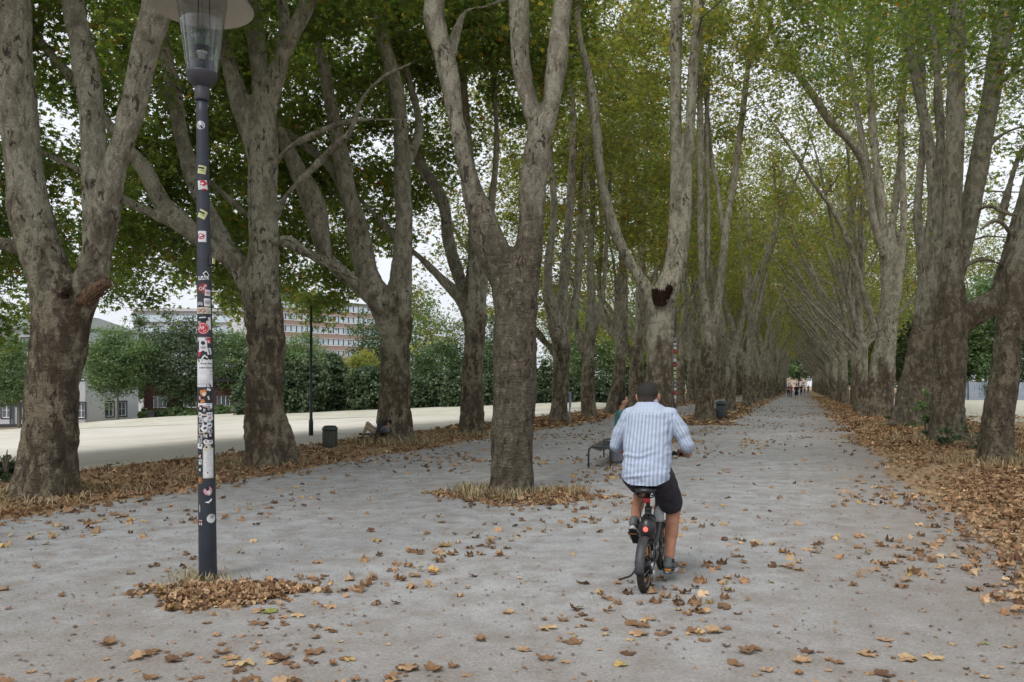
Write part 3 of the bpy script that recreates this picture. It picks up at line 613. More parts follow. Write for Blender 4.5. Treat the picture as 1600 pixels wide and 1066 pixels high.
# ---- further trees: a few grown kinds, each copied along its row with its own trunk, branches and crown
def grown_kind(kind, seed):
    rng = np.random.default_rng(seed); limbs = []
    def limb(p, d, r, h, bend, n=9, wob=.13):
        pts = [p]; rad = [r]; d = np.array(d, float); d /= np.linalg.norm(d); step = h / n
        for k in range(n):
            d = d + bend * .12 + rng.normal(size=3) * wob * .5; d /= np.linalg.norm(d)
            pts.append(pts[-1] + d * step); rad.append(max(.025, r * (1 - (k + 1) / (n + 1.2)) ** .8))
        limbs.append((catmull(pts, 3), np.interp(np.linspace(0, 1, len(pts) * 3 - 2), np.linspace(0, 1, len(rad)), rad)))
        return pts
    fork = rng.uniform(3.2, 4.6); r0 = rng.uniform(.36, .46) if kind != 'centre' else rng.uniform(.32, .42); lean = rng.normal(size=2) * .03
    tr = np.array([[0, 0, -.2], [lean[0] * .3, lean[1] * .3, .7], [lean[0] * 2, lean[1] * 2, 2.2], [lean[0] * fork, lean[1] * fork, fork]])
    limbs.append((catmull(tr, 5), np.interp(np.arange(16), [0, 3, 5, 15], [r0 * 1.35, r0 * 1.08, r0, r0 * .85])))
    top = tr[-1]; up = np.array([0, 0, 1.])
    if kind == 'centre':
        ds = [(CR * rng.uniform(-.2, .2) + A * rng.uniform(-.15, .15) + up, .22, 17, up * .3) for _ in range(rng.integers(2, 4))]
        ds += [(CR * rng.choice([-1, 1]) * .55 + up, .13, 12, up * 1.2)]
    elif kind == 'left':
        ds = [(CR * rng.uniform(-.25, .25) + A * rng.uniform(-.2, .2) + up, .22, 16, up * .3) for _ in range(2)]
        ds += [(-CR * rng.uniform(.7, 1.1) + up * .8 + A * rng.uniform(-.4, .4), .16, 11, up * .6) for _ in range(2)] + [(CR * .5 + up, .13, 13, up * .8)]
    else:
        ds = [(CR * rng.uniform(-.35, .2) + A * rng.uniform(-.3, .3) + up, .17, 17, up * .3) for _ in range(4)]
        ds += [(-CR * rng.uniform(.5, .95) + up + A * rng.uniform(-.4, .4), .11, 15, up * .8 - CR * .15) for _ in range(4)] + [(CR * rng.uniform(.6, .9) + up + A * rng.uniform(-.3, .3), .12, 11, up * .6) for _ in range(2)]
    nd = []
    for (d, r, h, b) in ds:
        pts = limb(top - up * rng.uniform(.1, .7), d, r, h, b)
        for q in range(2 if kind != 'right' else 3):
            j = rng.integers(2, 6); dd = (pts[j + 1] - pts[j]); dd = dd / np.linalg.norm(dd) + rng.normal(size=3) * .45; dd[2] = abs(dd[2])
            limb(pts[j], dd, r * .5, h * (1 - j / 10) * .7, up * .7, 7, .16)
    tv, tq = thick_mesh(limbs, .085, np.zeros(3), 0.012, seed, None, 2)
    bz = dict(left=(-6.5, 4, -4.6, 4.6, zl(3.5, 11, -6, 1), 22, 4.5), centre=(-4.5, 4.5, -5.5, 5.5, zl(9, 9, -4, 4), 21, 7, .95), right=(-5, 6, -4.5, 4.5, zl(9.5, 5.5, 0, 6), 21, 6, .95))[kind]
    rg = region(np.zeros(3), *bz)
    br, cr = grow(limbs, rg, rng, 190, dict(left=13, centre=9, right=9)[kind], .30, 99, twigs=5, clump=.34, yellow=.15, lod=3, sides=3)
    lm = LEAFY if kind != 'left' or seed % 2 else LEAF
    bark = {'left': BARK, 'centre': BARKP, 'right': BARKP}[kind]
    return (MB().add(tv, tq).mesh('trunk', bark, True), br.mesh('branches', BARKP, True), cr.mesh('crown', lm, False, None, True))
KINDS = {k: [grown_kind(k, s) for s in ss] for k, ss in dict(left=(101, 102, 103), centre=(111, 112, 113), right=(121, 122, 123, 124)).items()}
ORD = ['first', 'second', 'third', 'fourth', 'fifth', 'sixth', 'seventh', 'eighth', 'ninth', 'tenth', 'eleventh', 'twelfth']
def plant_row(kind, u, Y0, dY, n, group, far_label, near_label):
    rng = np.random.default_rng(int(abs(u) * 100) + n)
    for i in range(n):
        Y = Y0 + i * dY + rng.normal() * .35; b = uline(u + rng.normal() * .15, Y); ks = KINDS[kind]; me = ks[(i * 2 + int(rng.integers(0, 2))) % len(ks)]
        r = empty('plane_tree', b, rng.uniform(-.22, .22), near_label(i) if i < 9 else far_label, 'tree', group)
        s = rng.uniform(.92, 1.1); r.scale = (s * (1 if rng.random() < .99 else -1), s, s * rng.uniform(.95, 1.08))
        for nm, m in zip(('trunk', 'branches', 'crown'), me): link(nm, m, r)
plant_row('left', -10.3, 49, 6.2, 32, LG, 'distant plane tree in the left row near the vanishing point, one slim trunk among many', lambda i: f'{ORD[i]} plane tree of the left row past the leaning yellow-leaved one')
plant_row('centre', -4.17, 46.5, 11.6, 17, CG, 'distant plane tree in the middle row near the vanishing point', lambda i: f'{ORD[i]} plane tree of the middle row beyond the litter bin')
plant_row('right', 4.0, 47.5, 7.4, 27, RG, 'distant plane tree in the right row near the vanishing point, one slim trunk among many', lambda i: f'{ORD[i]} plane tree of the right row beyond the knobbly one')
for kd, u_, Y_, lb_, gp_ in (('left', -10.7, 5.0, 'plane tree just past the left edge whose branches reach into the top left corner', LG), ('right', 4.3, 8.2, 'plane tree just past the right edge whose branches reach into the top right corner', RG)):
    r = empty('plane_tree', uline(u_, Y_), .1, lb_, 'tree', gp_)
    for nm, m in zip(('trunk', 'branches', 'crown'), KINDS[kd][1]): link(nm, m, r)
# trees that close the avenue at its far end
def leafball(name, c, r, label, group, lm, rng, n=2600, ls=.5, shape=SH3, trunk=None, flat=.0, cat='tree', crown_name='crown', cone=0.0, up=.5):
    """an uneven crown of leaf clumps through an ellipsoid's outer volume, on a forked trunk"""
    c = np.array(c, float); base = c.copy(); base[2] = c[2] - r[2] if trunk is None else trunk[2]
    if trunk is not None: base = np.array(trunk, float)
    root = empty(name, base, 0, label, cat, group)
    mb = MB(); nc = max(12, n // 30); D = rng.normal(size=(nc, 3)); D /= np.linalg.norm(D, axis=1, keepdims=True)
    rad = rng.uniform(.25, 1.0, nc) ** .6 * (1 + .34 * vnoise(D * 2.1 + c[0]) + .16 * vnoise(D * 5 + c[0])); K = D * rad[:, None] * np.array(r)
    if cone:
        h = (K[:, 2] + r[2]) / (2 * r[2]); K[:, :2] *= (1 - cone * np.clip(h, 0, 1))[:, None]
    K += c; per = n // nc + 1
    cl = np.repeat(K, per, 0); cs = .11 * np.mean(r) * rng.uniform(.6, 1.2, (nc, 1)); C = cl + rng.normal(size=cl.shape) * np.repeat(cs, per, 0) * np.array([1, 1, .7])
    C = C[C[:, 2] > base[2] + .02]; nn = len(C)
    tt = np.clip(np.repeat(rng.random(nc), per)[:nn] * .6 + rng.random(nn) * .4, 0, 1); tint = np.stack([tt, np.clip(rng.normal(.5, .2, nn), 0, 1)], 1)
    add_leaves(mb, C, ls * rng.uniform(.6, 1.3, nn), shape, rng, tint, up)
    tm = MB(); top = c + np.array([0, 0, r[2] * .35]); hgt = top[2] - base[2]; r0 = max(.05, .02 * hgt)
    tm.add(*tube_vf(catmull([base - [0, 0, .1], base + [0, 0, hgt * .35], top], 4), np.linspace(r0, r0 * .3, 9), 8))
    for q in range(7):
        e = c + rng.normal(size=3) * np.array(r) * .45; s0 = base + (top - base) * rng.uniform(.3, .7); tm.add(*tube_vf(catmull([s0, (s0 + e) / 2 + [0, 0, .1 * hgt], e], 3), np.linspace(r0 * .5, r0 * .12, 7), 5))
    tm.build('trunk', TWIG, root, True, base); mb.build(crown_name, lm, root, False, base, True); return root
rg_ = np.random.default_rng(5)
for (du, Y, hh, ww, lab) in [(-6, 262, 17, 8, 'broad green tree closing the left side of the avenue end'), (1.0, 270, 15, 7, 'dark green tree closing the middle of the avenue end'), (6, 264, 18, 8, 'tall green tree closing the right side of the avenue end')]:
    b = uline(du - 1.5, Y); leafball('tree', b + [0, 0, hh * .62 + 2.2], (ww, ww, hh * .55), lab, 'trees closing the end of the avenue', LEAFL if du < 0 else LEAFS, rg_, 6000, .9, trunk=b)
# ---------------------------------------------------------------- beyond the field: buildings
M_WHITE = simple('lit_white_render', (.66, .69, .73), .8, .2, var=.04, scale=.6)
M_GREYW = simple('grey_wall', (.46, .47, .50), .8, .2, var=.06, scale=.8)
M_DKF = simple('dark_window_casing', (.05, .05, .06), .6); M_WF = simple('white_window_frame', (.75, .76, .78), .5)
M_GLASS = simple('window_glass', (.10, .13, .16), .08, .6, var=.3, scale=.4); M_BLUEG = simple('pale_blue_glass', (.50, .60, .68), .2, .5, var=.25, scale=.09)  # second material: pale blue as the colour of the office panes
M_ROOF = simple('dull_green_roof', (.15, .165, .15), .8); M_DARK = simple('dark_plinth', (.05, .05, .055), .8)
g = NG('brick_band'); o = g.obj(); bt = g.n('TexBrick', None, Vector=g.map(o, (1, 1, 1)), Scale=1.0, Color1=(.33, .235, .205, 1), Color2=(.36, .255, .225, 1), Mortar=(.34, .29, .26, 1)); g.set(bt, 'Brick Width', .5); g.set(bt, 'Row Height', .16)
g.bsdf(g.mix(g.rng(g.noise(o, .3, 3), .3, .7, 0, .4), bt.outputs[0], (.38, .30, .27)), .9, .1); M_BRICK = g.m
M_DBRICK = simple('dark_red_brick', (.085, .05, .045), .9, .1, scale=3)
def wall_with(root, name, p0, p1, z0, z1, openings, mat, th=.3):
    """an upright wall from p0 to p1 with real openings: list of (a0,a1,b0,b1) along / up"""
    p0 = np.array(p0, float); p1 = np.array(p1, float); Ln = np.linalg.norm(p1 - p0); d = (p1 - p0) / Ln; nrm = np.array([d[1], -d[0]])  # towards the viewer
    xs = sorted({0, Ln, *[v for o_ in openings for v in o_[:2]]}); zs = sorted({z0, z1, *[v for o_ in openings for v in o_[2:]]}); mb = MB()
    def pt(a, z, off): q = p0 + d * a + nrm * off; return (q[0], q[1], z)
    for i in range(len(xs) - 1):
        for j in range(len(zs) - 1):
            a, b, c, e = xs[i], xs[i + 1], zs[j], zs[j + 1]; mx_, mz = (a + b) / 2, (c + e) / 2
            if any(o_[0] < mx_ < o_[1] and o_[2] < mz < o_[3] for o_ in openings): continue
            mb.add([pt(a, c, 0), pt(b, c, 0), pt(b, e, 0), pt(a, e, 0)], np.array([(0, 1, 2, 3)]))
    for (a, b, c, e) in openings:
        V = [pt(a, c, 0), pt(b, c, 0), pt(b, e, 0), pt(a, e, 0), pt(a, c, -th), pt(b, c, -th), pt(b, e, -th), pt(a, e, -th)]
        mb.add(V, np.array([(0, 4, 5, 1), (1, 5, 6, 2), (2, 6, 7, 3), (3, 7, 4, 0)]))
    mb.build(name, mat, root, False, root.location); return pt, d, nrm
def obar(mb, pt, a, b, c, e, o0, o1, m=0):
    V = [pt(a, c, o0), pt(b, c, o0), pt(b, e, o0), pt(a, e, o0), pt(a, c, o1), pt(b, c, o1), pt(b, e, o1), pt(a, e, o1)]
    mb.add(V, np.array([(0, 1, 2, 3), (4, 7, 6, 5), (0, 4, 5, 1), (1, 5, 6, 2), (2, 6, 7, 3), (3, 7, 4, 0)]), m)
def window(root, pt, a, b, c, e, casing=.12, name='window', mull=1, trans=1, frame=None, glass=None, dark=True):
    f = MB(); w_ = .07
    if dark:
        cs = MB()
        for q in ((a - casing, a, c - casing, e + casing), (b, b + casing, c - casing, e + casing), (a, b, c - casing, c), (a, b, e, e + casing)): obar(cs, pt, *q, .002, .05)
    for q in ((a, a + w_, c, e), (b - w_, b, c, e), (a + w_, b - w_, c, c + w_), (a + w_, b - w_, e - w_, e)): obar(f, pt, *q, -.16, -.08)
    for k in range(mull): x = a + (b - a) * (k + 1) / (mull + 1); obar(f, pt, x - w_ / 2, x + w_ / 2, c + w_, e - w_, -.15, -.09)
    for k in range(trans): z = c + (e - c) * (k + 1) / (trans + 1) + .003; obar(f, pt, a + w_, b - w_, z - w_ / 3, z + w_ / 3, -.145, -.095)
    fo = f.build(name, frame or M_WF, root, False, root.location)
    if dark: cs.build('casing', M_DKF, fo, False, root.location)
    gl = MB(); obar(gl, pt, a + .02, b - .02, c + .02, e - .02, -.135, -.125); gl.build('pane', glass or M_GLASS, fo, False, root.location)
zb = -2.75
wb = empty('house', (-47, 82, zb), 0, 'pale house with dark-framed windows at the left beyond the field', 'house')
Yh = 82; X = lambda px, Y=Yh: (px - 800) / F * Y
pL, pC = (X(-170), 82.6), (X(131), 82.0)
Lx = math.hypot(pC[0] - pL[0], pC[1] - pL[1]); ax = lambda px: (X(px) - pL[0])
ops = []
for px in (-130, -95, -60, -25, 0, 32, 62, 92, 119):
    for fl, (b0, b1) in enumerate(((1.0, 2.55), (4.9, 6.4), (8.0, 9.2))):
        if px == 0 and fl == 0: pass
        ops.append((ax(px), ax(px) + .95, zb + b0, zb + b1))
door = (ax(15), ax(15) + .95, zb + .1, zb + 2.5); ops.append(door)
pt, d, nr = wall_with(wb, 'front_wall', pL, pC, zb - .5, zb + 10.2, ops, M_GREYW)
for q in ops[:-1]: window(wb, pt, *q)
window(wb, pt, *door, name='door', trans=0)
pl = MB(); obar(pl, pt, 0, Lx, zb - .4, zb + .35, .004, .06); pl.build('plinth', M_DARK, wb, False, wb.location)
pR = (X(213, 89), 89.5); Ls = math.hypot(pR[0] - pC[0], pR[1] - pC[1])
sops = [(Ls * .385, Ls * .385 + 1.1, zb + 1.0, zb + 2.55), (Ls * .62, Ls * .62 + 1.1, zb + 1.0, zb + 2.55), (Ls * .385, Ls * .385 + 1.1, zb + 4.9, zb + 6.4), (Ls * .62, Ls * .62 + 1.1, zb + 4.9, zb + 6.4)]
pt2, _, _ = wall_with(wb, 'side_wall', pC, pR, zb - .5, zb + 10.2, sops, M_WHITE)  # light put into the colour: lit end whiter than the grey front
for q in sops: window(wb, pt2, *q)
rb = MB(); r0 = (pL[0] - .4, 81.6); zt = zb + 10.2
V = [(pL[0] - .3, 82.1, zt), (pC[0] + .2, 81.5, zt), (pR[0] + .5, 89.3, zt), (pL[0] - .3, 93, zt), (pL[0] + 3, 87, zt + 1.6), (pC[0] - 2, 86, zt + 1.6), (pC[0] - 1.8, 88.5, zt + 1.6), (pL[0] + 3, 88, zt + 1.6)]
rb.add(V, np.array([(0, 1, 5, 4), (1, 2, 6, 5), (2, 3, 7, 6), (3, 0, 4, 7), (4, 5, 6, 7), (3, 2, 1, 0)])); rb.build('roof', M_ROOF, wb, False, wb.location)
# office block with brick bands
Yo = 245; ob = empty('office_building', ((440 - 800) / F * Yo, Yo, -5), 0, 'tall office building with brown brick bands and long rows of windows above the trees', 'office building')
o0 = ((392 - 800) / F * 222, 222.0); o1 = ((640 - 800) / F * 258, 258.0); Lo = math.hypot(o1[0] - o0[0], o1[1] - o0[1]); fh = 3.45; nfl = 9; bay = 1.72; nb = int(Lo / bay)
zbo = -5.0; dd = np.array([(o1[0] - o0[0]) / Lo, (o1[1] - o0[1]) / Lo]); nn_ = np.array([dd[1], -dd[0]])
def pto(a, z, off): q = np.array(o0) + dd * a + nn_ * off; return (q[0], q[1], z)
body = MB(); obar(body, pto, 0, Lo, zbo, zbo + fh * nfl, -16, -.45); body.build('wall', M_GREYW, ob, False, ob.location)
for k in range(nfl):
    z = zbo + k * fh; s_ = MB(); obar(s_, pto, -.2, Lo + .2, z, z + 1.35, -.5, 0); sp_ = s_.build('brick_band', M_BRICK, ob, False, ob.location)
    l_ = MB(); obar(l_, pto, -.22, Lo + .22, z + 1.35, z + 1.58, -.5, .12); obar(l_, pto, -.22, Lo + .22, z + fh - .1, z + fh - .003, -.5, .1); l_.build('sill', M_WF, ob, False, ob.location)
    wn = MB(); gp = MB(); obar(wn, pto, .02, Lo - .02, z + 1.6, z + fh - .12, -.44, -.38)
    for j in range(nb):
        a = j * bay; obar(wn, pto, a + .003, a + .2, z + 1.58, z + fh - .1, -.4, -.05)
        obar(gp, pto, a + .28, a + bay - .06, z + 1.66, z + fh - .22, -.2, -.12)
    f_ = wn.build('window_row', M_DKF, ob, False, ob.location); gp.build('pane', M_BLUEG, f_, False, ob.location)
rf = MB(); obar(rf, pto, -.4, Lo + .4, zbo + fh * nfl + .003, zbo + fh * nfl + .8, -16.2, .2); obar(rf, pto, 12, 24, zbo + fh * nfl + .803, zbo + fh * nfl + 3.5, -10, -3); rf.build('roof', M_ROOF, ob, False, ob.location)
an = MB(); an.add(*box_vf(((300 - 800) / F * 232, 238, 8.2), (34, 12, 30), rz=.1)); an.add(*box_vf(((300 - 800) / F * 232, 237.4, 23.6), (35, 13, .8), rz=.1)); an.build('low_wing', M_GREYW, ob, False, ob.location)
for z_ in np.arange(4, 22, 3.4): MB().add(*box_vf(((300 - 800) / F * 232 + .02, 231.5, z_), (33.4, .3, 1.9), rz=.1)).build('window_row', M_BLUEG, ob, False, ob.location)
# dark brick pavilion behind the shrubs
bb = empty('brick_house', (X(365), 90, -2.0), 0, 'low dark brick house with white-framed windows half hidden behind shrubs', 'house')
q0, q1 = (X(225, 92), 92), (X(420, 92), 94); Lb = math.hypot(q1[0] - q0[0], q1[1] - q0[1]); z0 = -2.3
bo = [(a, a + 1.5, z0 + 1.3, z0 + 2.7) for a in (1.0, 4.3, 8.05, 10.6)]
pt3, _, _ = wall_with(bb, 'wall', q0, q1, z0 - .5, z0 + 4.3, bo, M_DBRICK)
for q in bo: window(bb, pt3, *q, mull=2, trans=0, dark=False)
rr = MB(); obar(rr, pt3, -.4, Lb + .4, z0 + 4.3, z0 + 4.7, -8, .5); rr.build('roof', M_DARK, bb, False, bb.location)
sw = MB(); [sw.add(*box_vf(P(px, 639, 84) , (1.15, .6, .62 + .05 * (px % 3)), bev=.06)) for px in (340, 353, 366)]
tag(sw.build('stone_wall', simple('grey_rubble', (.22, .21, .19), .9, scale=4), smooth=False), 'short grey stone wall in front of the dark brick house', 'wall')
# pinkish house at the far end of the avenue
eb = empty('end_house', (*uline(-1.5, 300)[:2], 0), 0, 'small peach-coloured building glimpsed at the far end of the avenue', 'building')
e0 = uline(-9, 300); e1 = uline(2.6, 300); ew = [(a, a + 1.3, 1.2, 2.9) for a in (1.2, 4.2, 7.2, 9.4)]
pt4, _, _ = wall_with(eb, 'wall', e0[:2], e1[:2], -.2, 5.2, ew, simple('peach_render', (.46, .37, .31), .8, var=.05, scale=1))
for q in ew: window(eb, pt4, *q, dark=False)
re = MB(); obar(re, pt4, -.5, 12.3, 5.2, 7.0, -8, .5); re.build('roof', M_ROOF, eb, False, eb.location)

# ---------------------------------------------------------------- beyond the field: trees and shrubs
rg2 = np.random.default_rng(21)
def bg_tree(name, px0, px1, pyt, pyb, Y, base_py, label, group, lm, n, ls, shape=SH3, tr_px=None, cone=0, up=.5, cat='tree', zf=gz, depth=1.0):
    cx = (px0 + px1) / 2; c = P(cx, (pyt + pyb) / 2, Y); r = ((px1 - px0) / 2 / F * Y, (px1 - px0) / 2 / F * Y * depth, (pyb - pyt) / 2 / F * Y)
    tx = P(tr_px if tr_px is not None else cx, base_py, Y); tx[2] = zf(tx[0], Y) - .05
    return leafball(name, c, r, label, group, lm, rg2, int(n * 2.0), ls * 1.25, shape, tx, cone=cone, up=up, cat=cat)
BG = 'trees beyond the sandy field'
bg_tree('tree', 125, 240, 515, 622, 78, 664, 'light green tree on a thin leaning trunk in front of the pale house', BG, LEAFL, 9000, .26, tr_px=184)
bg_tree('weeping_tree', -25, 55, 525, 636, 74, 672, 'drooping green tree on a thin trunk at the left edge before the house', BG, LEAFL, 6500, .22, tr_px=29, up=-.4)
bg_tree('weeping_tree', -110, -20, 520, 636, 74, 672, 'drooping tree just past the left edge before the house', BG, LEAFL, 3000, .26)
bg_tree('tree', 228, 345, 490, 645, 82, 648, 'dark green tree between the pale house and the lamp post', BG, LEAFD, 9500, .26, tr_px=284)
bg_tree('tree', 318, 405, 508, 618, 95, 645, 'bright green round tree right of the lamp post', BG, LEAFL, 6500, .28)
bg_tree('tree', 385, 450, 520, 640, 90, 645, 'mid green tree behind the second plane trunk', BG, LEAFS, 4500, .28)
bg_tree('tree', 418, 520, 522, 640, 92, 645, 'broad mid green tree below the left part of the office building', BG, LEAFL, 7500, .28)
bg_tree('tree', 528, 602, 546, 640, 88, 645, 'rounded olive-yellow tree below the office windows', BG, LEAFY, 6000, .26)
bg_tree('tree', 645, 735, 520, 640, 90, 645, 'green tree beyond the field between the third and fourth trunks', BG, LEAFS, 5000, .3)
bg_tree('tree', 745, 830, 500, 640, 95, 645, 'green tree beyond the field behind the big central trunk', BG, LEAFS, 4500, .32)
bg_tree('tree', 850, 950, 470, 640, 95, 640, 'bright green tree beyond the field right of the big central trunk', BG, LEAFL, 6500, .32)
bg_tree('tree', 935, 1030, 470, 640, 98, 640, 'green tree beyond the field behind the slanting plane trunks', BG, LEAFL, 6500, .32)
for l_, (a, b, t_, Y, lm) in zip(['tall tree rising behind the yews left of the fourth trunk', 'tall tree rising behind the yews right of the fourth trunk', 'tall pale tree behind the light green round tree', 'tall tree at the far left behind the pale house', 'tall tree behind the office end of the hedge', 'tall tree behind the dark brick house', 'tall tree seen past the cyclist under the crowns'],
        [(600, 700, 452, 105, LEAFL), (690, 800, 470, 108, LEAFS), (860, 960, 440, 112, LEAFL), (-60, 60, 478, 110, LEAFL), (545, 640, 490, 104, LEAFS), (196, 262, 500, 112, LEAFS), (980, 1090, 440, 118, LEAFL)]):
    bg_tree('tree', a, b, t_, 640, Y, 640, l_, BG, lm, 5500, .34)
YG = 'dark yews on the bank beyond the field'
yl = ['dark yew left of the second plane trunk', 'dark feathery yew right of the second plane trunk', 'tall dark yew beside the thin lamp post', 'dense dark yew in the middle of the gap below the office building', 'dark yew just left of the ringed-bark trunk', 'dark yew right of the ringed-bark trunk', 'dark yew left of the fourth trunk', 'dark yew behind the fourth trunk', 'dark yew between the fourth trunk and the big central trunk', 'dark yew behind the big central trunk', 'dark yew right of the big central trunk', 'dark yew behind the two-stemmed tree', 'dark yew left of the slanting plane trunks', 'dark yew behind the cyclist']
yx = [(368, 415, 585), (405, 470, 570), (455, 510, 560), (492, 555, 556), (540, 605, 566), (592, 665, 585), (655, 712, 588), (690, 742, 580), (735, 790, 592), (775, 830, 585), (825, 870, 570), (865, 912, 588), (905, 960, 590), (950, 1015, 592)]
for l_, (a, b, t_) in zip(yl, yx):
    Y = 69 + rg2.uniform(-1.5, 2.5); bg_tree('yew_bush', a - 6, b + 6, t_, 657, Y, 648, l_, YG, NEED, 4200, .22, SH1, cone=.35, up=.1, cat='bush', zf=bank_z)
SG = 'low green shrubs by the far footpath'
for l_, (a, b, t_, bt, Y) in zip(['low bright green shrub left of the lamp post', 'low grass-green shrub behind the wheeled bin', 'small shrub right of the lamp post', 'little tuft of green shrub on the dry bank', 'dull green shrub beside the dark house corner'],
        [(258, 318, 636, 660, 80), (228, 270, 642, 660, 84), (334, 358, 634, 652, 80), (372, 392, 640, 650, 70), (216, 240, 640, 662, 88)]):
    bg_tree('shrub', a, b, t_, bt, Y, bt, l_, SG, LEAFL, 1500, .2, SH1, cat='shrub')
# right-hand side: fence and trees beyond the lawn
fx = empty('metal_fence', (50, 86, 0), 0, 'grey corrugated metal fence beyond the dry lawn on the right, with ivy', 'fence')
fp = MB(); fpo = MB(); x = 44.0
M_FENCE = simple('grey_sheet_metal', (.26, .30, .36), .6, .3, .2, var=.12, scale=1.2)
while x < 64: fp.add(*box_vf((x + .12, 86 + (.03 if int(x / .26) % 2 else 0), .98), (.235, .04, 1.9))); x += .26
fp.build('panel', M_FENCE, fx, False, fx.location)
for x in np.arange(44, 65, 2.6): MB().add(*box_vf((x, 85.9, 1.05), (.1, .1, 2.15), bev=.02)).build('post', M_DKF, fx, False, fx.location)
iv = MB(); r_ = np.random.default_rng(3); xc = r_.choice([51.8, 52.6, 58.0, 46.0, 61.], 2600); C = np.stack([xc + r_.normal(size=2600) * .55, 85.75 + r_.normal(size=2600) * .08, np.abs(r_.normal(1.3, .6, 2600))], 1)
add_leaves(iv, C, .16, SH1, r_, np.stack([r_.random(2600), r_.random(2600)], 1)); iv.build('ivy', LEAFS, fx, False, fx.location, True)
RG2 = 'trees behind the metal fence'
for l_, (a, b, t_, bt, Y, lm) in zip(['bright green tree behind the fence, between the elbowed trunk and the last trunk', 'dark green tree behind the fence at the right edge', 'dark round tree behind the double trunk', 'olive tree behind the fence seen through the right row', 'deep green tree behind the fence left of the elbowed trunk', 'green tree behind the fence beyond the right edge', 'tall yellow-green tree behind the right row', 'yellow-green tree seen between the dark double trunk and the knobbly tree', 'tall light green tree rising behind the fence at the right edge'],
        [(1500, 1580, 425, 612, 96, LEAFL), (1555, 1680, 455, 612, 94, LEAFS), (1400, 1480, 470, 620, 100, LEAFD), (1330, 1430, 440, 612, 104, LEAFY), (1450, 1530, 470, 612, 98, LEAFS), (1650, 1780, 430, 612, 94, LEAFS), (1470, 1590, 335, 600, 112, LEAFY), (1380, 1480, 350, 600, 118, LEAFY), (1560, 1690, 345, 600, 108, LEAFL)]):
    bg_tree('tree', a, b, t_, bt, Y, 628, l_, RG2, lm, 6500, .36, zf=lambda x, y: 0.0)

for l_, (u_, Y, hh, ww, lm) in zip(['far green tree seen between the middle-row trunks', 'far tree beyond the left row, second of three', 'far tree beyond the left row, third of three', 'far tree beyond the right row past the fence', 'far tree beyond the right row, second of three', 'far tree beyond the right row, third of three'],
        [(-24, 128, 14, 8, LEAFL), (-22, 160, 15, 9, LEAFS), (-20, 205, 16, 9, LEAFL), (16, 140, 14, 8, LEAFS), (15, 180, 15, 9, LEAFL), (15, 225, 16, 9, LEAFS)]):
    b = uline(u_, Y); b[2] = gz(b[0], Y) if u_ < 0 else 0; leafball('tree', b + [0, 0, hh * .52], (ww, ww * 1.8, hh * .5), l_, 'far trees flanking the avenue', lm, rg2, 9000, .7, trunk=b)
# ---------------------------------------------------------------- street furniture
M_POLE = simple('dark_blue_grey_paint', (.022, .027, .038), .45, .4, var=.2, scale=6, bump=.1)
M_CAST = simple('dark_cast_aluminium', (.045, .045, .055), .5, .4, var=.1, scale=8)
M_HOODU = simple('cream_hood_underside', (.52, .49, .43), .7, .2, var=.06, scale=5); M_HOODT = simple('grey_hood_top', (.12, .125, .14), .5)
g = NG('clear_plastic'); b_ = g.bsdf((.93, .94, .95), .03, .5); g.set(b_, 'Transmission Weight', 1.0); g.set(b_, 'IOR', 1.05); M_CLEAR = g.m
tr_ = g.n('BsdfTransparent'); g.set(tr_, 'Color', (.86, .88, .89)); gs = g.n('BsdfGlossy'); g.set(gs, 'Roughness', .06); mm = g.n('MixShader'); fr = g.n('LayerWeight'); g.set(fr, 'Blend', .25)
g.t.links.new(g.math('MULTIPLY', fr.outputs[1], .55), mm.inputs[0]); g.t.links.new(tr_.outputs[0], mm.inputs[1]); g.t.links.new(gs.outputs[0], mm.inputs[2]); g.t.links.new(mm.outputs[0], g.out.inputs[0])
Yl = 6.38; lb = P(325, 905, Yl); lb[2] = 0
lamp = empty('street_lamp', lb, 0, 'old lamp post covered in stickers with a wide hood and clear glass, left foreground', 'lamp post')
ltop = P(315.5, 152, Yl) - lb; ax_ = ltop / ltop[2]            # the post leans slightly
def pax(z): return ax_ * z
def prad(z): return float(np.interp(z, [0, .9, 1.9, 3.85], [.0705, .066, .058, .0445]))
zs = np.linspace(-.1, ltop[2], 30); m = MB().add(*tube_vf(np.array([pax(z) for z in zs]), [prad(z) for z in zs], 28)); m.build('post', M_POLE, lamp, True)
Zt = ltop[2]; T0 = pax(Zt)
def lat(name, prof, mat, n=40): return MB().add(*lathe_vf([(r, z - 0) for r, z in prof], T0, n)).build(name, mat, lamp, True)
lat('collar', [(0, -.03), (.054, -.03), (.056, -.02), (.056, .075), (.05, .085), (.0, .085)], M_CAST)
lat('cup', [(.05, .08), (.075, .095), (.105, .125), (.118, .165), (.122, .178), (.122, .192), (.102, .2), (.102, .265), (.097, .27), (0, .27)], M_CAST)
lat('glass_cone', [(.118, .19), (.135, .32), (.165, .55), (.195, .78), (.192, .78), (.162, .55), (.132, .32), (.115, .19)], M_CLEAR, 48)
lat('bulb', [(0, .27), (.035, .27), (.035, .36), (.055, .38), (.06, .46), (.06, .53), (.045, .56), (.0, .565)], M_CLEAR, 24)
lat('reflector_ring', [(.05, .37), (.095, .385), (.098, .39), (.05, .38)], M_CAST, 32)
lat('socket', [(0, .28), (.028, .28), (.028, .35), (.04, .352), (.04, .362), (0, .362)], M_WF, 20)
for a in (-.05, .06): MB().add(*tube_vf([T0 + [a, .03, .27], T0 + [a * .8, .03, .8]], .004, 6)).build('rod', M_CAST, lamp)
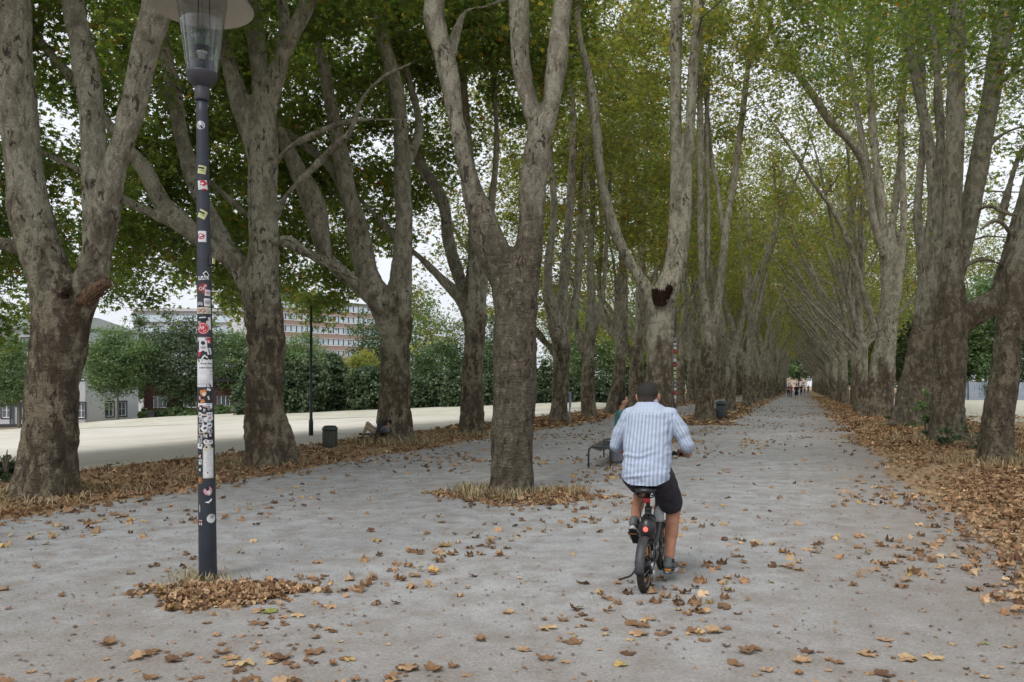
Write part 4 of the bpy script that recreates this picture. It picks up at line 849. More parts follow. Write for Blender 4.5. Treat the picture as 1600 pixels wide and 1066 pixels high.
for k in range(4):
    a = math.radians(20 + 90 * k); MB().add(*tube_vf([T0 + [math.cos(a) * .112, math.sin(a) * .112, .2], T0 + [math.cos(a) * .186, math.sin(a) * .186, .78]], .003, 6)).build('rib', M_CLEAR, lamp)
hd = lat('hood', [(.0, .99), (.12, .985), (.2, .93), (.23, .88), (.33, .815), (.392, .735), (.398, .725), (.396, .72)], M_HOODT, 64)
MB().add(*lathe_vf([(.396, .72), (.385, .735), (.325, .80), (.225, .81), (.20, .79), (.0, .80)], T0, 64)).build('hood_lining', M_HOODU, hd, True)
# stickers: curved patches on the post, printed with shapes and letters
def col_mat(name, c, r=.6): return simple(name, c, r, .3, var=.12, scale=30)
SM = {k: col_mat('sticker_' + k, c) for k, c in dict(white=(.55, .56, .58), grey=(.28, .28, .30), black=(.02, .02, .024), red=(.42, .03, .04), yellow=(.46, .47, .24), orange=(.42, .17, .05), cyan=(.10, .33, .42), pink=(.48, .25, .28), cream=(.50, .47, .38), green=(.12, .25, .10), dkred=(.18, .03, .03)).items()}
def on_post(x, z, off):
    """x metres round the post from its camera-facing side, z up it"""
    r = prad(z) + off; a = x / prad(z); c = pax(z); return (c[0] + r * math.sin(a + .25), c[1] - r * math.cos(a + .25), z)
def patch(poly, off, sub=.012):
    """a flat outline (x,z) laid round the post, as a fan of small strips"""
    poly = np.array(poly); c = poly.mean(0); n = len(poly); V = []; Q = []; R = 4
    for r in range(R + 1):
        for p in poly:
            q = c + (p - c) * r / R; V.append(on_post(q[0], q[1], off))
    for r in range(R):
        for j in range(n): k = (j + 1) % n; Q.append((r * n + j, r * n + k, (r + 1) * n + k, (r + 1) * n + j)) if r else Q.append((j, k, n + k, n + j))
    return np.array(V), [np.array(Q)]
def rect(cx, cz, w, h, ang=0):
    ca, sa = math.cos(ang), math.sin(ang); pts = []
    for (a, b, a2, b2) in ((-1, -1, 1, -1), (1, -1, 1, 1), (1, 1, -1, 1), (-1, 1, -1, -1)):
        for t in np.linspace(0, 1, 4, endpoint=False): pts.append(((a + (a2 - a) * t) * w / 2, (b + (b2 - b) * t) * h / 2))
    return [(cx + x * ca - y * sa, cz + x * sa + y * ca) for x, y in pts]
def disc(cx, cz, r, n=18, sq=1, wob=0): return [(cx + r * (1 + wob * math.sin(3.3 * t + cz * 50)) * math.cos(t), cz + r * sq * (1 + wob * math.sin(5 * t + cz * 90)) * math.sin(t)) for t in np.linspace(0, 2 * math.pi, n, endpoint=False)]
def post_text(txt, cx, cz, size, off, ang=0):
    cu = bpy.data.curves.new('t', 'FONT'); cu.body = txt; cu.size = size; cu.align_x = 'CENTER'; cu.align_y = 'CENTER'; cu.resolution_u = 2; cu.offset = size * .015
    o = bpy.data.objects.new('t', cu); SC.collection.objects.link(o); dg = bpy.context.evaluated_depsgraph_get(); me = o.evaluated_get(dg).to_mesh()
    V = np.array([v.co[:] for v in me.vertices]); Fc = [list(p.vertices) for p in me.polygons]; o.evaluated_get(dg).to_mesh_clear(); bpy.data.objects.remove(o)
    ca, sa = math.cos(ang), math.sin(ang); W = np.array([on_post(cx + x * ca - y * sa, cz + x * sa + y * ca, off) for x, y, _ in V])
    by = {}
    for f in Fc: by.setdefault(len(f), []).append(f)
    return W, [np.array(v) for v in by.values()]
def zpx(py): return CAMZ - (py - HY) / F * (Yl - .07)
SN = [0]
def sticker(base, pol, marks, label=None):
    SN[0] += 1; o_ = .0012 + .0009 * SN[0] % .004; o_ = .001 + (SN[0] % 7) * .0006
    s = MB().add(*patch(pol, o_)).build('sticker', SM[base], lamp, True)
    if label: s['label'] = label
    for i, (mt, kind, *a) in enumerate(marks):
        mb = MB()
        if kind == 'text': mb.add(*post_text(a[0], a[1], a[2], a[3], o_ + .0006 + i * .0003, a[4] if len(a) > 4 else 0)); nm = 'lettering'
        else: mb.add(*patch(a[0], o_ + .0005 + i * .0003)); nm = 'print'
        mb.build(nm, SM[mt], s, False)
    return s
z = zpx
sticker('white', disc(-.008, z(194), .034), [('grey', 'p', disc(-.008, z(194), .029)), ('white', 'p', rect(-.012, z(191), .02, .03, .5)), ('black', 'p', rect(.0, z(197), .012, .026, .5))], 'round white sticker near the top of the post')
for zz, an in ((264, -.15), (334, -.45)):
    sticker('yellow', rect(-.002, z(zz), .062, .066, an), [('black', 'p', rect(-.006, z(zz) + .014, .045, .014, an)), ('green', 'p', rect(.0, z(zz) - .008, .036, .007, an))], 'pale yellow sticker with a dark line of print')
sticker('white', rect(.002, z(288), .07, .072, .1), [('red', 'p', disc(.006, z(285), .024, wob=.2)), ('white', 'p', rect(.0, z(286), .022, .012, .3)), ('red', 'p', rect(.016, z(295), .03, .012))], 'red and white sticker')
sticker('white', rect(-.006, z(369), .06, .088, 0), [('red', 'p', disc(-.012, z(369), .024)), ('white', 'p', disc(-.012, z(369), .016)), ('dkred', 'p', rect(-.004, z(369), .04, .01, .5))], 'white sticker with a red ring')
MB().add(*box_vf(pax(z(407)) + [.062, -.01, 0], (.03, .05, .07), bev=.005)).build('bracket', SM['black'], lamp); MB().add(*box_vf(pax(z(407)) + [.082, -.012, .003], (.008, .04, .045))).build('tag', SM['yellow'], lamp)
sticker('white', rect(.0, z(434), .075, .03, .05), [('black', 'text', 'RAL', .0, z(434), .036)], 'white graffiti sticker reading RAL')
sticker('white', rect(.022, z(428), .035, .045, .7), [('black', 'p', rect(.022, z(428), .022, .03, .7))])
sticker('dkred', disc(-.01, z(450), .038, wob=.25), [('white', 'text', 'OF', -.012, z(451), .04), ('pink', 'p', rect(.015, z(446), .02, .02, .4))])
sticker('white', rect(.032, z(457), .045, .05, -.05), [('pink', 'p', rect(.032, z(457), .034, .02))])
sticker('white', rect(.028, z(472), .05, .065, .03), [('grey', 'p', rect(.028, z(472), .036, .03))])
sticker('grey', disc(-.03, z(475), .026, sq=.7), [('black', 'p', disc(-.03, z(478), .014, sq=.6))])
sticker('cream', rect(.0, z(485), .115, .05), [m_ for cx in (-.036, -.003, .034) for m_ in (('dkred' if cx < .03 else 'grey', 'p', disc(cx, z(485), .0165)), ('cream', 'p', disc(cx, z(485), .0115)), ('dkred' if cx < .03 else 'grey', 'p', rect(cx, z(485), .024, .005, -.8)))], 'cream sticker with a row of prohibition rings')
sticker('black', rect(-.01, z(497), .08, .042, .05), [('white', 'p', rect(-.01, z(496), .05, .008, .1))])
sticker('white', rect(.038, z(505), .04, .10, .02), [])
sticker('grey', rect(-.04, z(500), .03, .06), [])
sticker('red', disc(-.006, z(513), .047), [('white', 'p', disc(-.006, z(513), .041)), ('red', 'p', disc(-.006, z(513), .0375)), ('white', 'text', 'AK', -.012, z(512), .042), ('white', 'p', rect(.004, z(517), .02, .005, .5))], 'round red sticker with a white ring')
sticker('grey', rect(-.005, z(530), .11, .035), [('white', 'p', rect(-.02, z(530), .05, .02))])
sticker('red', rect(.038, z(532), .034, .045, .1), [('white', 'p', rect(.034, z(534), .012, .022, .6))])
sticker('white', rect(-.008, z(541), .06, .088, .03), [('black', 'p', disc(-.008, z(536), .016)), ('grey', 'p', rect(-.008, z(543), .036, .02)), ('black', 'p', rect(-.008, z(549), .02, .01))])
sticker('white', rect(.036, z(549), .035, .05, .2), [('black', 'p', rect(.036, z(549), .008, .04, .3))])
sticker('red', rect(-.04, z(551), .026, .06), [('white', 'p', rect(-.04, z(549), .014, .012))])
sticker('black', rect(.01, z(558), .085, .04, -.1), [('white', 'p', rect(.012, z(557), .012, .035, .9)), ('white', 'p', rect(-.012, z(559), .012, .03, -.5))])
fz = z(583); fo = sticker('white', rect(-.002, fz, .138, .222, .0), [('black', 'text', 'Kurze Reise', .018, z(568), .019), ('black', 'text', 'wollen Dasein', .012, z(574.5), .019), ('dkred', 'p', rect(.046, z(580), .018, .004)), ('black', 'p', rect(.048, z(585), .008, .006))] + [('grey', 'p', rect(x_, z(598), .0022, .05)) for x_ in (-.05, -.028, -.006, .016, .038)] + [('black', 'p', rect(x_, z(600), .006, .005)) for x_ in (-.058, -.04, -.018, .006, .028)], 'white paper notice with two lines of text and tear-off strips')
sticker('black', rect(.0, z(619), .105, .115), [('orange', 'p', disc(-.012, z(614), .026, wob=.2)), ('cream', 'p', disc(-.003, z(616), .015, wob=.2)), ('orange', 'p', disc(-.016, z(627), .017, wob=.3)), ('cream', 'p', rect(.027, z(622), .012, .03, .2)), ('white', 'p', rect(.03, z(609), .03, .018, -.3)), ('pink', 'p', rect(-.038, z(622), .014, .03, .1))], 'dark sticker with an orange cat-like shape')
sticker('white', rect(.0, z(634), .115, .04, -.05), [('red', 'p', rect(-.01, z(634.5), .07, .006, -.15)), ('cyan', 'p', rect(.025, z(632), .03, .008)), ('black', 'p', rect(.03, z(636), .01, .01))])
r_ = np.random.default_rng(77); y_ = 640
while y_ < 705:
    for cx in (-.036, .0, .036):
        w_, h_ = r_.uniform(.03, .05), r_.uniform(.03, .055); an = r_.normal() * .2; cz = z(y_ + r_.uniform(-3, 3)); cxx = cx + r_.normal() * .006
        b_ = r_.choice(['white', 'grey', 'black', 'white', 'cream', 'grey']); dk = 'black' if b_ != 'black' else 'white'
        mk = [(dk, 'p', rect(cxx + r_.normal() * .005, cz + r_.normal() * .004, w_ * r_.uniform(.25, .6), h_ * r_.uniform(.2, .5), an + r_.normal() * .5))]
        if r_.random() < .5: mk.append((r_.choice(['pink', 'red', 'grey', 'white']), 'p', disc(cxx + r_.normal() * .008, cz + r_.normal() * .008, h_ * .17)))
        sticker(b_, rect(cxx, cz, w_, h_, an) if r_.random() < .7 else disc(cxx, cz, h_ * .5, wob=.12), mk)
    y_ += 8.2
sticker('cyan', rect(.008, z(659), .075, .026, .03), [('black', 'p', rect(.008, z(659), .055, .005))], 'light blue sticker strip')
sticker('cream', rect(.022, z(724), .082, .24, -.01), [('white', 'p', rect(.024, z(724), .068, .215, -.01)), ('black', 'p', rect(.015, z(739), .008, .012))] + [('grey', 'p', rect(.024, z(708 + k * 3.5), .045 - .01 * (k % 3), .002)) for k in range(7)], 'yellowed handwritten paper in a plastic sleeve')
for zz in (712, 722, 733): sticker(['grey', 'black', 'grey'][zz % 3], rect(-.042, z(zz), .034, .045, .1), [('pink' if zz < 720 else 'cyan', 'p', rect(-.042, z(zz), .018, .012, .4)), ('white', 'p', rect(-.046, z(zz + 2), .01, .02, .9))])
sticker('orange', disc(-.046, z(751), .022, sq=1.2), [('black', 'p', disc(-.046, z(751), .016, sq=1.2)), ('orange', 'p', disc(-.046, z(751), .010, sq=1.2))])
sticker('pink', disc(.018, z(768), .034, wob=.1), [('black', 'p', disc(.012, z(764), .015, wob=.2)), ('white', 'p', disc(.024, z(770), .014, wob=.2))])
sticker('white', [(-.01, z(785)), (.02, z(784)), (.045, z(779)), (.044, z(783)), (.02, z(787))], [])
sticker('white', disc(.04, z(811), .036), [('grey', 'p', disc(.045, z(808), .016, wob=.2))])
sticker('white', rect(-.046, z(817), .026, .04), [('dkred', 'p', disc(-.046, z(816), .012)), ('black', 'p', rect(-.046, z(820), .01, .012))])
sticker('grey', rect(-.052, z(795), .012, .06), [])

# other posts
def thin_post(px, ytop, ybase, wpx, Y, label, cat='lamp post', stick=0, head=True, name='street_lamp', group='thin lamp posts'):
    b = P(px, ybase, Y); b[2] = gz(b[0], b[1]) - .01; t = P(px, ytop, Y); r = wpx / 2 / F * Y; h = t[2] - b[2]; ro = empty(name, b, 0, label, cat, group)
    MB().add(*lathe_vf([(0, 0), (r * 1.6, 0), (r * 1.6, .5), (r * 1.1, .6), (r * .75, h), (0, h)], (0, 0, 0), 12)).build('post', M_POLE, ro, True)
    if head:
        MB().add(*lathe_vf([(r * .8, h - .02), (.10, h + .1), (.11, h + .16), (.1, h + .2), (0, h + .2)], (0, 0, 0), 16)).build('cup', M_CAST, ro, True)
        MB().add(*lathe_vf([(.11, h + .17), (.19, h + .75), (.185, h + .75), (.105, h + .17)], (0, 0, 0), 20)).build('glass_cone', M_CLEAR, ro, True)
        MB().add(*lathe_vf([(.0, h + .95), (.2, h + .9), (.4, h + .72), (.39, h + .71), (.2, h + .79), (0, h + .8)], (0, 0, 0), 24)).build('hood', M_HOODT, ro, True)
    rr_ = np.random.default_rng(int(px))
    for k in range(stick):
        zz = .9 + k * .16; c_ = rr_.choice(['white', 'grey', 'red', 'white', 'yellow', 'cyan']); MB().add(*lathe_vf([(r * 1.1 + .002, zz), (r * 1.08 + .002, zz + rr_.uniform(.08, .15))], (0, 0, 0), 8, 2, math.radians(200 + rr_.uniform(-30, 30)), math.radians(330))).build('sticker', SM[c_], ro, True)
    return ro
thin_post(486, 478, 690, 4.5, 27, 'thin plain lamp post at the edge of the sandy field', head=False)
thin_post(1054, 470, 662, 5, 31, 'thin lamp post with stickers behind the cyclist', stick=16)
def sign_post(px, yt, yb, Y, label, w_=.42, h_=.6):
    b = P(px, yb, Y); b[2] = 0; t = P(px, yt, Y); ro = empty('sign_post', b, 0, label, 'sign'); MB().add(*tube_vf([(0, 0, -.1), (0, 0, t[2])], .03, 8)).build('post', M_FENCE, ro, True)
    MB().add(*box_vf((.03, -.04, t[2] - h_ / 2), (.06, .02, h_), rz=.2, bev=.004)).build('sign_plate', M_FENCE, ro)
sign_post(890, 612, 662, 30, 'narrow grey sign post right of the two-stemmed tree', )
sign_post(1227, 575, 612, 120, 'tiny grey sign post far down the avenue')
M_BIN = simple('bin_green_metal', (.035, .05, .048), .5, .4, var=.2, scale=6, bump=.1); M_BINB = simple('bin_brown_body', (.07, .066, .056), .6, .3, var=.2, scale=5)
def bin_(px, yb, Y, label, h=.56, r=.185):
    b = P(px, yb, Y); b[2] = 0; ro = empty('litter_bin', b, 0, label, 'litter bin', 'round litter bins')
    MB().add(*lathe_vf([(0, .03), (r * .9, .03), (r * .93, .05), (r * .97, h * .8), (r * .95, h * .8)], n=28)).build('body', M_BINB if Y < 25 else M_BIN, ro, True)
    MB().add(*lathe_vf([(r * .95, h * .79), (r * 1.06, h * .79), (r * 1.07, h * .83), (r * 1.03, h * .9), (r * .75, h * .99), (r * .5, h), (0, h * 1.0)], n=28)).build('lid', M_BIN, ro, True)
    MB().add(*lathe_vf([(0, 0), (r * .8, 0), (r * .8, .03), (0, .03)], n=20)).build('base', M_DARK, ro, True)
    for k in range(12):
        a = k * math.pi / 6; MB().add(*box_vf((math.cos(a) * r * .965, math.sin(a) * r * .965, h * .42), (.02, .02, h * .66))).build('rib', M_BIN, ro)
bin_(515.5, 700, 19.9, 'round dark green litter bin with a domed lid beside the left path')
bin_(1127, 656, 37.5, 'green litter bin beside a seat under the central trees', .85, .26)
b = P(237, 666, 79); b[2] = gz(b[0], b[1]); ro = empty('wheeled_bin', b, .2, 'black wheeled rubbish bin on the far footpath by the pale house', 'bin')
MB().add(*box_vf((0, 0, .5), (.62, .66, .85), taper=1.15, bev=.03)).build('body', M_DARK, ro); MB().add(*box_vf((0, 0, .975), (.78, .82, .09), bev=.03)).build('lid', M_DARK, ro)
for s in (-1, 1): MB().add(*lathe_vf([(0, -.03), (.1, -.03), (.1, .03), (0, .03)], (s * .27, .3, .1), 14, 0)).build('wheel', M_CAST, ro, True)
# benches: steel tube hoops with a curved mesh seat
M_STEEL = simple('dark_green_grey_steel', (.045, .055, .055), .45, .4, .3, var=.15, scale=8)
def bench(c, ang, Ln, label, back=False, wdt=.62, h=.43, group=None, sc=1.0):
    ro = empty('bench', c, ang, label, 'bench', group); r = .017; ro.scale = (sc, sc, sc)
    for s in (0, 1):
        y = s * Ln; mb = MB(); cr_ = .09
        pts = [(-wdt / 2, y, 0), (-wdt / 2, y, h - cr_)] + [(-wdt / 2 + cr_ - cr_ * math.cos(t), y, h - cr_ + cr_ * math.sin(t)) for t in np.linspace(.2, math.pi / 2, 5)] + [(wdt / 2 - cr_ + cr_ * math.sin(t), y, h - cr_ + cr_ * math.cos(t)) for t in np.linspace(0, math.pi / 2 - .2, 5)] + [(wdt / 2, y, h - cr_), (wdt / 2, y, 0)]
        mb.add(*tube_vf(pts, r, 10)); mb.build('leg_hoop', M_STEEL, ro, True)
    st = MB(); n = 15; xs = np.linspace(-wdt / 2 + .02, wdt / 2 - .02, n); zc = [h + .012 - .07 * math.sin(math.pi * i / (n - 1)) ** .8 for i in range(n)]
    for i in range(n - 1): st.add(*box_vf(((xs[i] + xs[i + 1]) / 2, Ln / 2, (zc[i] + zc[i + 1]) / 2), (wdt / n * .8, Ln, .008)))
    for y in np.linspace(.1, Ln - .1, 9): st.add(*tube_vf([(xs[i], y, zc[i] - .008) for i in range(n)], .006, 5))
    st.build('seat', M_STEEL, ro, False)
    if back:
        bk = MB(); [bk.add(*box_vf((wdt / 2 + .03 + k * .022, Ln / 2, h + .08 + k * .055), (.012, Ln, .045))) for k in range(8)]; bk.build('backrest', M_STEEL, ro)
        for y in (.05, Ln - .05): MB().add(*tube_vf([(wdt / 2 - .02, y, h - .05), (wdt / 2 + .24, y, h + .55)], .016, 8)).build('back_post', M_STEEL, ro, True)
    return ro
# ---------------------------------------------------------------- people
g = NG('skin'); o = g.obj(); c = g.mix(g.rng(g.noise(o, 14, 4), .3, .7), (.33, .155, .095), (.42, .21, .135)); g.bsdf(c, .55, .35, 0, g.bump(g.noise(o, 160, 3), .2, .002)); M_SKIN = g.m
M_SKIN2 = simple('tanned_skin', (.36, .20, .13), .6)
g = NG('short_dark_hair'); o = g.obj(); n_ = g.noise(g.map(o, (1, 1, .5)), 150, 4, .7); zz = g.n('SeparateXYZ', None, Vector=o).outputs[2]
fade = g.rng(zz, 1.425, 1.47); c = g.mix(g.rng(n_, .3, .7), (.008, .007, .007), (.03, .024, .02)); c = g.mix(fade, g.mix(.5, (.10, .06, .045), c), c); g.bsdf(c, .6, .35, 0, g.bump(n_, .9, .01)); M_HAIR = g.m
g = NG('striped_shirt'); a = g.n('Attribute', dict(attribute_name='tint')); sp = g.n('SeparateColor', None, Color=a.outputs['Color'])
ph = g.math('MULTIPLY', sp.outputs[0], 36.0); sn = g.math('SINE', g.math('MULTIPLY', ph, 6.2832)); st = g.rng(sn, -.25, .35); sn2 = g.math('SINE', g.math('MULTIPLY', ph, 25.13)); st2 = g.rng(sn2, .5, .9)
st = g.math('MULTIPLY', st, sp.outputs[1]); o = g.obj(); wv = g.noise(g.map(o, (1, 1, 4)), 60, 4, .7)
c = g.mix(g.math('MULTIPLY', st, .92), (.36, .415, .52), (.225, .265, .36)); c = g.mix(g.math('MULTIPLY', g.math('MULTIPLY', st2, .3), sp.outputs[1]), c, (.41, .47, .58)); c = g.mix(.3, c, g.ramp(wv, [(.3, (.75,) * 3), (.7, (1.2,) * 3)]), 'MULTIPLY')
g.bsdf(c, .85, .15, 0, g.bump(g.noise(o, 320, 2), .25, .002)); M_SHIRT = g.m
M_SHORT = simple('charcoal_shorts_cloth', (.035, .033, .042), .85, .15, var=.2, scale=25, bump=.2)
M_SHOE = simple('grey_shoe_mesh', (.11, .118, .12), .8, .2, var=.35, scale=60, bump=.5); M_SOLE = simple('black_tread_sole', (.025, .025, .025), .85, .2, var=.3, scale=40); M_WSOLE = simple('pale_sole', (.42, .43, .44), .6)
M_EYE = simple('eye_white', (.7, .7, .7), .3); M_IRIS = simple('dark_iris', (.02, .012, .01), .2)
def P3(*a): return np.array(a, float)
def wrinkle(V, N, Q, amp, f): return V + N * amp[:, None] * f[:, None]
Hd = P3(-.045, .395, 1.468)                                         # head centre, bicycle-local: x right, y forward, z up
hipL, hipR = P3(-.10, .16, .86), P3(.09, .16, .86)
knL, anL = P3(-.13, .57, .71), P3(-.125, .25, .475)
knR, anR = P3(.145, .47, .56), P3(.125, .39, .165)
shL, shR = P3(-.185, .31, 1.305), P3(.165, .31, 1.305)
elL, elR = P3(-.282, .31, 1.075), P3(.278, .30, 1.085)
wrL, wrR = P3(-.265, .46, 1.02), P3(.265, .44, 1.005)
grL, grR = P3(-.215, .525, 1.01), P3(.215, .525, 1.0)
rl = (0.996, 5.99, 0.0); RZ = -0.347
rider = empty('person', rl, RZ, 'man in a blue and white striped shirt riding the small bicycle away', 'person')
bd = MB()
for a in [(P3(0, .17, .86), P3(-.01, .24, 1.08), .12, .12), (P3(-.01, .24, 1.08), P3(-.015, .31, 1.22), .125, .12), (P3(-.08, .325, 1.25), P3(.06, .325, 1.25), .105, .105), (P3(-.015, .31, 1.30), P3(-.035, .365, 1.42), .075, .062),
          (P3(-.035, .36, 1.40), P3(-.043, .385, 1.46), .06, .062),
          (shL + [0, 0, -.02], elL, .05, .044), (elL, wrL, .046, .03), (shR + [0, 0, -.02], elR, .05, .044), (elR, wrR, .046, .03),
          (hipL, knL, .095, .062), (knL, anL, .06, .036), (hipR, knR, .095, .064), (knR, anR, .06, .036),
          (knR + [-.0, -.035, -.09], knR + [0, -.045, -.19], .052, .046), (knL + [0, -.06, -.07], knL + [0, -.13, -.13], .05, .046),
          (anL, anL + [0, .10, -.055], .036, .034), (anR, anR + [0, .12, -.05], .037, .034)]: bd.add(*cap_vf(*a))
bd.add(*ell_vf(Hd, (.079, .098, .112))); bd.add(*ell_vf(Hd + [0, .03, -.055], (.056, .068, .062))); bd.add(*ell_vf(Hd + [0, .10, -.015], (.013, .02, .022)))
bd.add(*cap_vf(Hd + [0, .088, .02], Hd + [0, .105, -.012], .009, .012)); bd.add(*cap_vf(Hd + [-.02, .082, -.052], Hd + [.02, .082, -.052], .009, .009))
for s in (-1, 1):
    bd.add(*ell_vf(Hd + [s * .086, -.002, -.012], (.012, .021, .034))); bd.add(*ell_vf(Hd + [s * .091, -.012, -.004], (.008, .012, .022))); bd.add(*cap_vf(Hd + [s * .045, .078, .03], Hd + [s * .016, .088, .03], .010, .010))
for (wr, gr, s) in ((wrL, grL, 1), (wrR, grR, -1)):                # hands: palm over the grip, four fingers curled round it, thumb below
    kn = gr + [0, -.005, .03]; bd.add(*cap_vf(wr, (wr + kn) / 2, .028, .026)); bd.add(*cap_vf(kn + [-.028, -.03, 0], kn + [.03, -.03, 0], .018, .018)); bd.add(*cap_vf(kn + [-.03, -.005, 0], kn + [.03, -.005, .002], .016, .016))
    for k in range(4):
        fx_ = gr + [(k - 1.5) * .021, 0, 0]; L_ = [1, 1.08, 1.03, .85][k] if s < 0 else [.85, 1.03, 1.08, 1][k]
        p = [fx_ + [0, .012, .026], fx_ + [0, .032 * L_, .012], fx_ + [0, .03 * L_, -.012], fx_ + [0, .012, -.024]]
        for i in range(3): bd.add(*cap_vf(p[i], p[i + 1], .0095 - .0008 * i, .0087 - .0008 * i, 8))
    t0 = gr + [s * .034, -.022, .008]; bd.add(*cap_vf(t0, t0 + [s * .012, .012, -.016], .0115, .010, 8)); bd.add(*cap_vf(t0 + [s * .012, .012, -.016], t0 + [s * .0, .026, -.030], .010, .0085, 8))
V, N, Q = remesh(bd, .0065, 4); V += N * (.002 * vnoise(V * 22))[:, None]; MB().add(V, Q).build('body', M_SKIN, rider, True)
# hair: short cap, lower at the nape
hb = MB().add(*ell_vf(Hd + [0, -.012, .022], (.086, .102, .098))).add(*ell_vf(Hd + [0, -.045, -.022], (.075, .064, .078)))
V, N, Q = remesh(hb, .008, 3); fr_ = (V[:, 1] - Hd[1]); zr = V[:, 2] - Hd[2]; keep = ~((fr_ > .055) & (zr < .06)) & ~((fr_ > .012) & (zr < .012)) & (zr > -.066 + .0 * fr_)
V += N * (.0035 * vnoise(V * 90))[:, None]; Q = Q[keep[Q].all(1)]; MB().add(V, Q).build('hair', M_HAIR, rider, True)
for s in (-1, 1):
    e = MB().add(*ell_vf(Hd + [s * .031, .076, .012], (.012, .012, .008))).build('eye', M_EYE, rider, True); MB().add(*ell_vf(Hd + [s * .031, .086, .012], (.005, .004, .005))).build('iris', M_IRIS, e, True)
# shirt: loose torso, sleeves to the forearm; hem, cuffs and collar left open
secs = [(.765, .13, .178, .135, -.01), (.80, .14, .186, .15, -.01), (.88, .15, .192, .155, -.01), (.98, .175, .186, .145, -.012), (1.08, .21, .184, .14, -.015), (1.18, .25, .192, .138, -.015), (1.27, .285, .188, .132, -.015), (1.33, .305, .172, .13, -.02), (1.375, .325, .14, .112, -.03), (1.41, .352, .085, .080, -.037), (1.45, .375, .071, .070, -.04)]
nS = 28; Vs = []
for (zc_, yc_, hw, hd_, xc_) in secs:
    for t in np.linspace(0, 2 * math.pi, nS, endpoint=False):
        c_, s__ = math.cos(t), math.sin(t); Vs.append((xc_ + hw * np.sign(c_) * abs(c_) ** .82, yc_ + hd_ * np.sign(s__) * abs(s__) ** .82, zc_))
ns_ = len(secs); Qs = [(i * nS + j, i * nS + (j + 1) % nS, (i + 1) * nS + (j + 1) % nS, (i + 1) * nS + j) for i in range(ns_ - 1) for j in range(nS)]
sm = MB().add(np.array(Vs), [np.array(Qs), np.array([list(range(nS))[::-1], [(ns_ - 1) * nS + j for j in range(nS)]])])
cuff = {}
for (sh, el, wr, s) in ((shL, elL, wrL, -1), (shR, elR, wrR, 1)):
    sm.add(*cap_vf(sh - [s * .03, 0, -.005], sh * .45 + el * .55 + [s * .006, 0, 0], .078, .068)); sm.add(*cap_vf(sh * .45 + el * .55 + [s * .006, 0, 0], el, .068, .053)); cf = el * .88 + wr * .12; sm.add(*cap_vf(el, cf, .053, .050)); cuff[s] = (cf, (wr - el) / np.linalg.norm(wr - el))
V, N, Q = remesh(sm, .0075, 5)
# folds: across the lower back, drawn to the armpits, bunched at the elbows
x, y, zv = V[:, 0], V[:, 1], V[:, 2]; tors = np.abs(x + .012) < .20
fold = .004 * vnoise(np.stack([x * 22 + zv * 25, y * 12, zv * 22 - x * 20], 1)) + .007 * vnoise(np.stack([x * 6 + 3, y * 5, zv * 20 + x * 4], 1)) * np.clip((1.28 - zv) / .3, .2, 1) + .004 * vnoise(np.stack([x * 14, y * 9, zv * 30 - x * 10], 1)) + .0045 * vnoise(np.stack([x * 30 + zv * 6, y * 10, zv * 5 + 9], 1))
d1 = np.abs(zv - (1.03 + .12 * x + .010 * np.sin(x * 30))); d2 = np.abs(zv - (.955 - .10 * x + .01 * np.sin(x * 22 + 1))); d3 = np.abs(zv - (.875 + .16 * (x + .02)))
for dk, am in ((d1, .008), (d2, .006), (d3, .008)): fold += am * (np.exp(-(dk / .010) ** 2) - .7 * np.exp(-((dk - .022) / .012) ** 2)) * np.clip(.6 + .9 * vnoise(np.stack([x * 9, zv * 4 + am * 900, y], 1)), 0, 1) * tors
fold += .006 * np.exp(-((np.abs(x) - .165 - (zv - 1.25) * .12) / .008) ** 2) * ((zv > 1.08) & (zv < 1.33)) * (-1)
fold -= .005 * np.exp(-((zv - 1.335 + .02 * np.abs(x)) / .006) ** 2) * (y < .36) * tors
V = V + N * fold[:, None]
def seg_coord(V, a, b, ref):
    ax2 = (b - a) / np.linalg.norm(b - a); e1 = ref - ax2 * np.dot(ref, ax2); e1 /= np.linalg.norm(e1); e2 = np.cross(ax2, e1); W = V - a; t = W @ ax2
    return np.arctan2(W @ e2, W @ e1) * .068, np.linalg.norm(W - t[:, None] * ax2, axis=1), t / np.linalg.norm(b - a)
scoord = V[:, 0] * 1.0 + .012 * np.sin(zv * 5) * V[:, 0] / .2; mask = np.where(zv > 1.335, .15, 1.0)
for (sh, el, wr) in ((shL, elL, wrL), (shR, elR, wrR)):
    sg = np.sign(sh[0]); c1, dd1, t1 = seg_coord(V, sh, el, P3(0, -1, 0)); onarm = (sg * V[:, 0] > .19 + (V[:, 2] - 1.3) * .06) & (t1 > -.2)
    scoord = np.where(onarm, c1, scoord); mask = np.where(onarm, .75, mask)
col = np.stack([scoord * 1.0 + .5, mask, np.zeros(len(V)), np.ones(len(V))], 1)
hem = .795 + .9 * np.clip(np.abs(V[:, 0] + .01) - .09, 0, 1) ** 1.3 - .0 * V[:, 0]; keep = (V[:, 2] > hem)
keep &= ~((V[:, 2] > 1.425) & (np.abs(V[:, 0] + .04) < .12))
for s in (-1, 1): cf, cd = cuff[s]; keep &= ~((((V - cf) @ cd) > .0) & (s * V[:, 0] > .17))
Q = Q[keep[Q].all(1)]; sh_o = MB().add(V, Q, 0, col).build('shirt', M_SHIRT, rider, True, None, True)
cm_ = MB()                                                       # folded collar and rolled cuffs
cm_.add(*lathe_vf([(.074, .0), (.080, .012), (.074, .034), (.068, .036), (.072, .01)], (0, 0, 0), 28)); cV = cm_.v[0] @ np.array([[1, 0, 0], [0, .94, -.34], [0, .34, .94]]); cm_.v[0] = cV + [-.037, .368, 1.405]; cm_.attr[0][:, 1] = 0
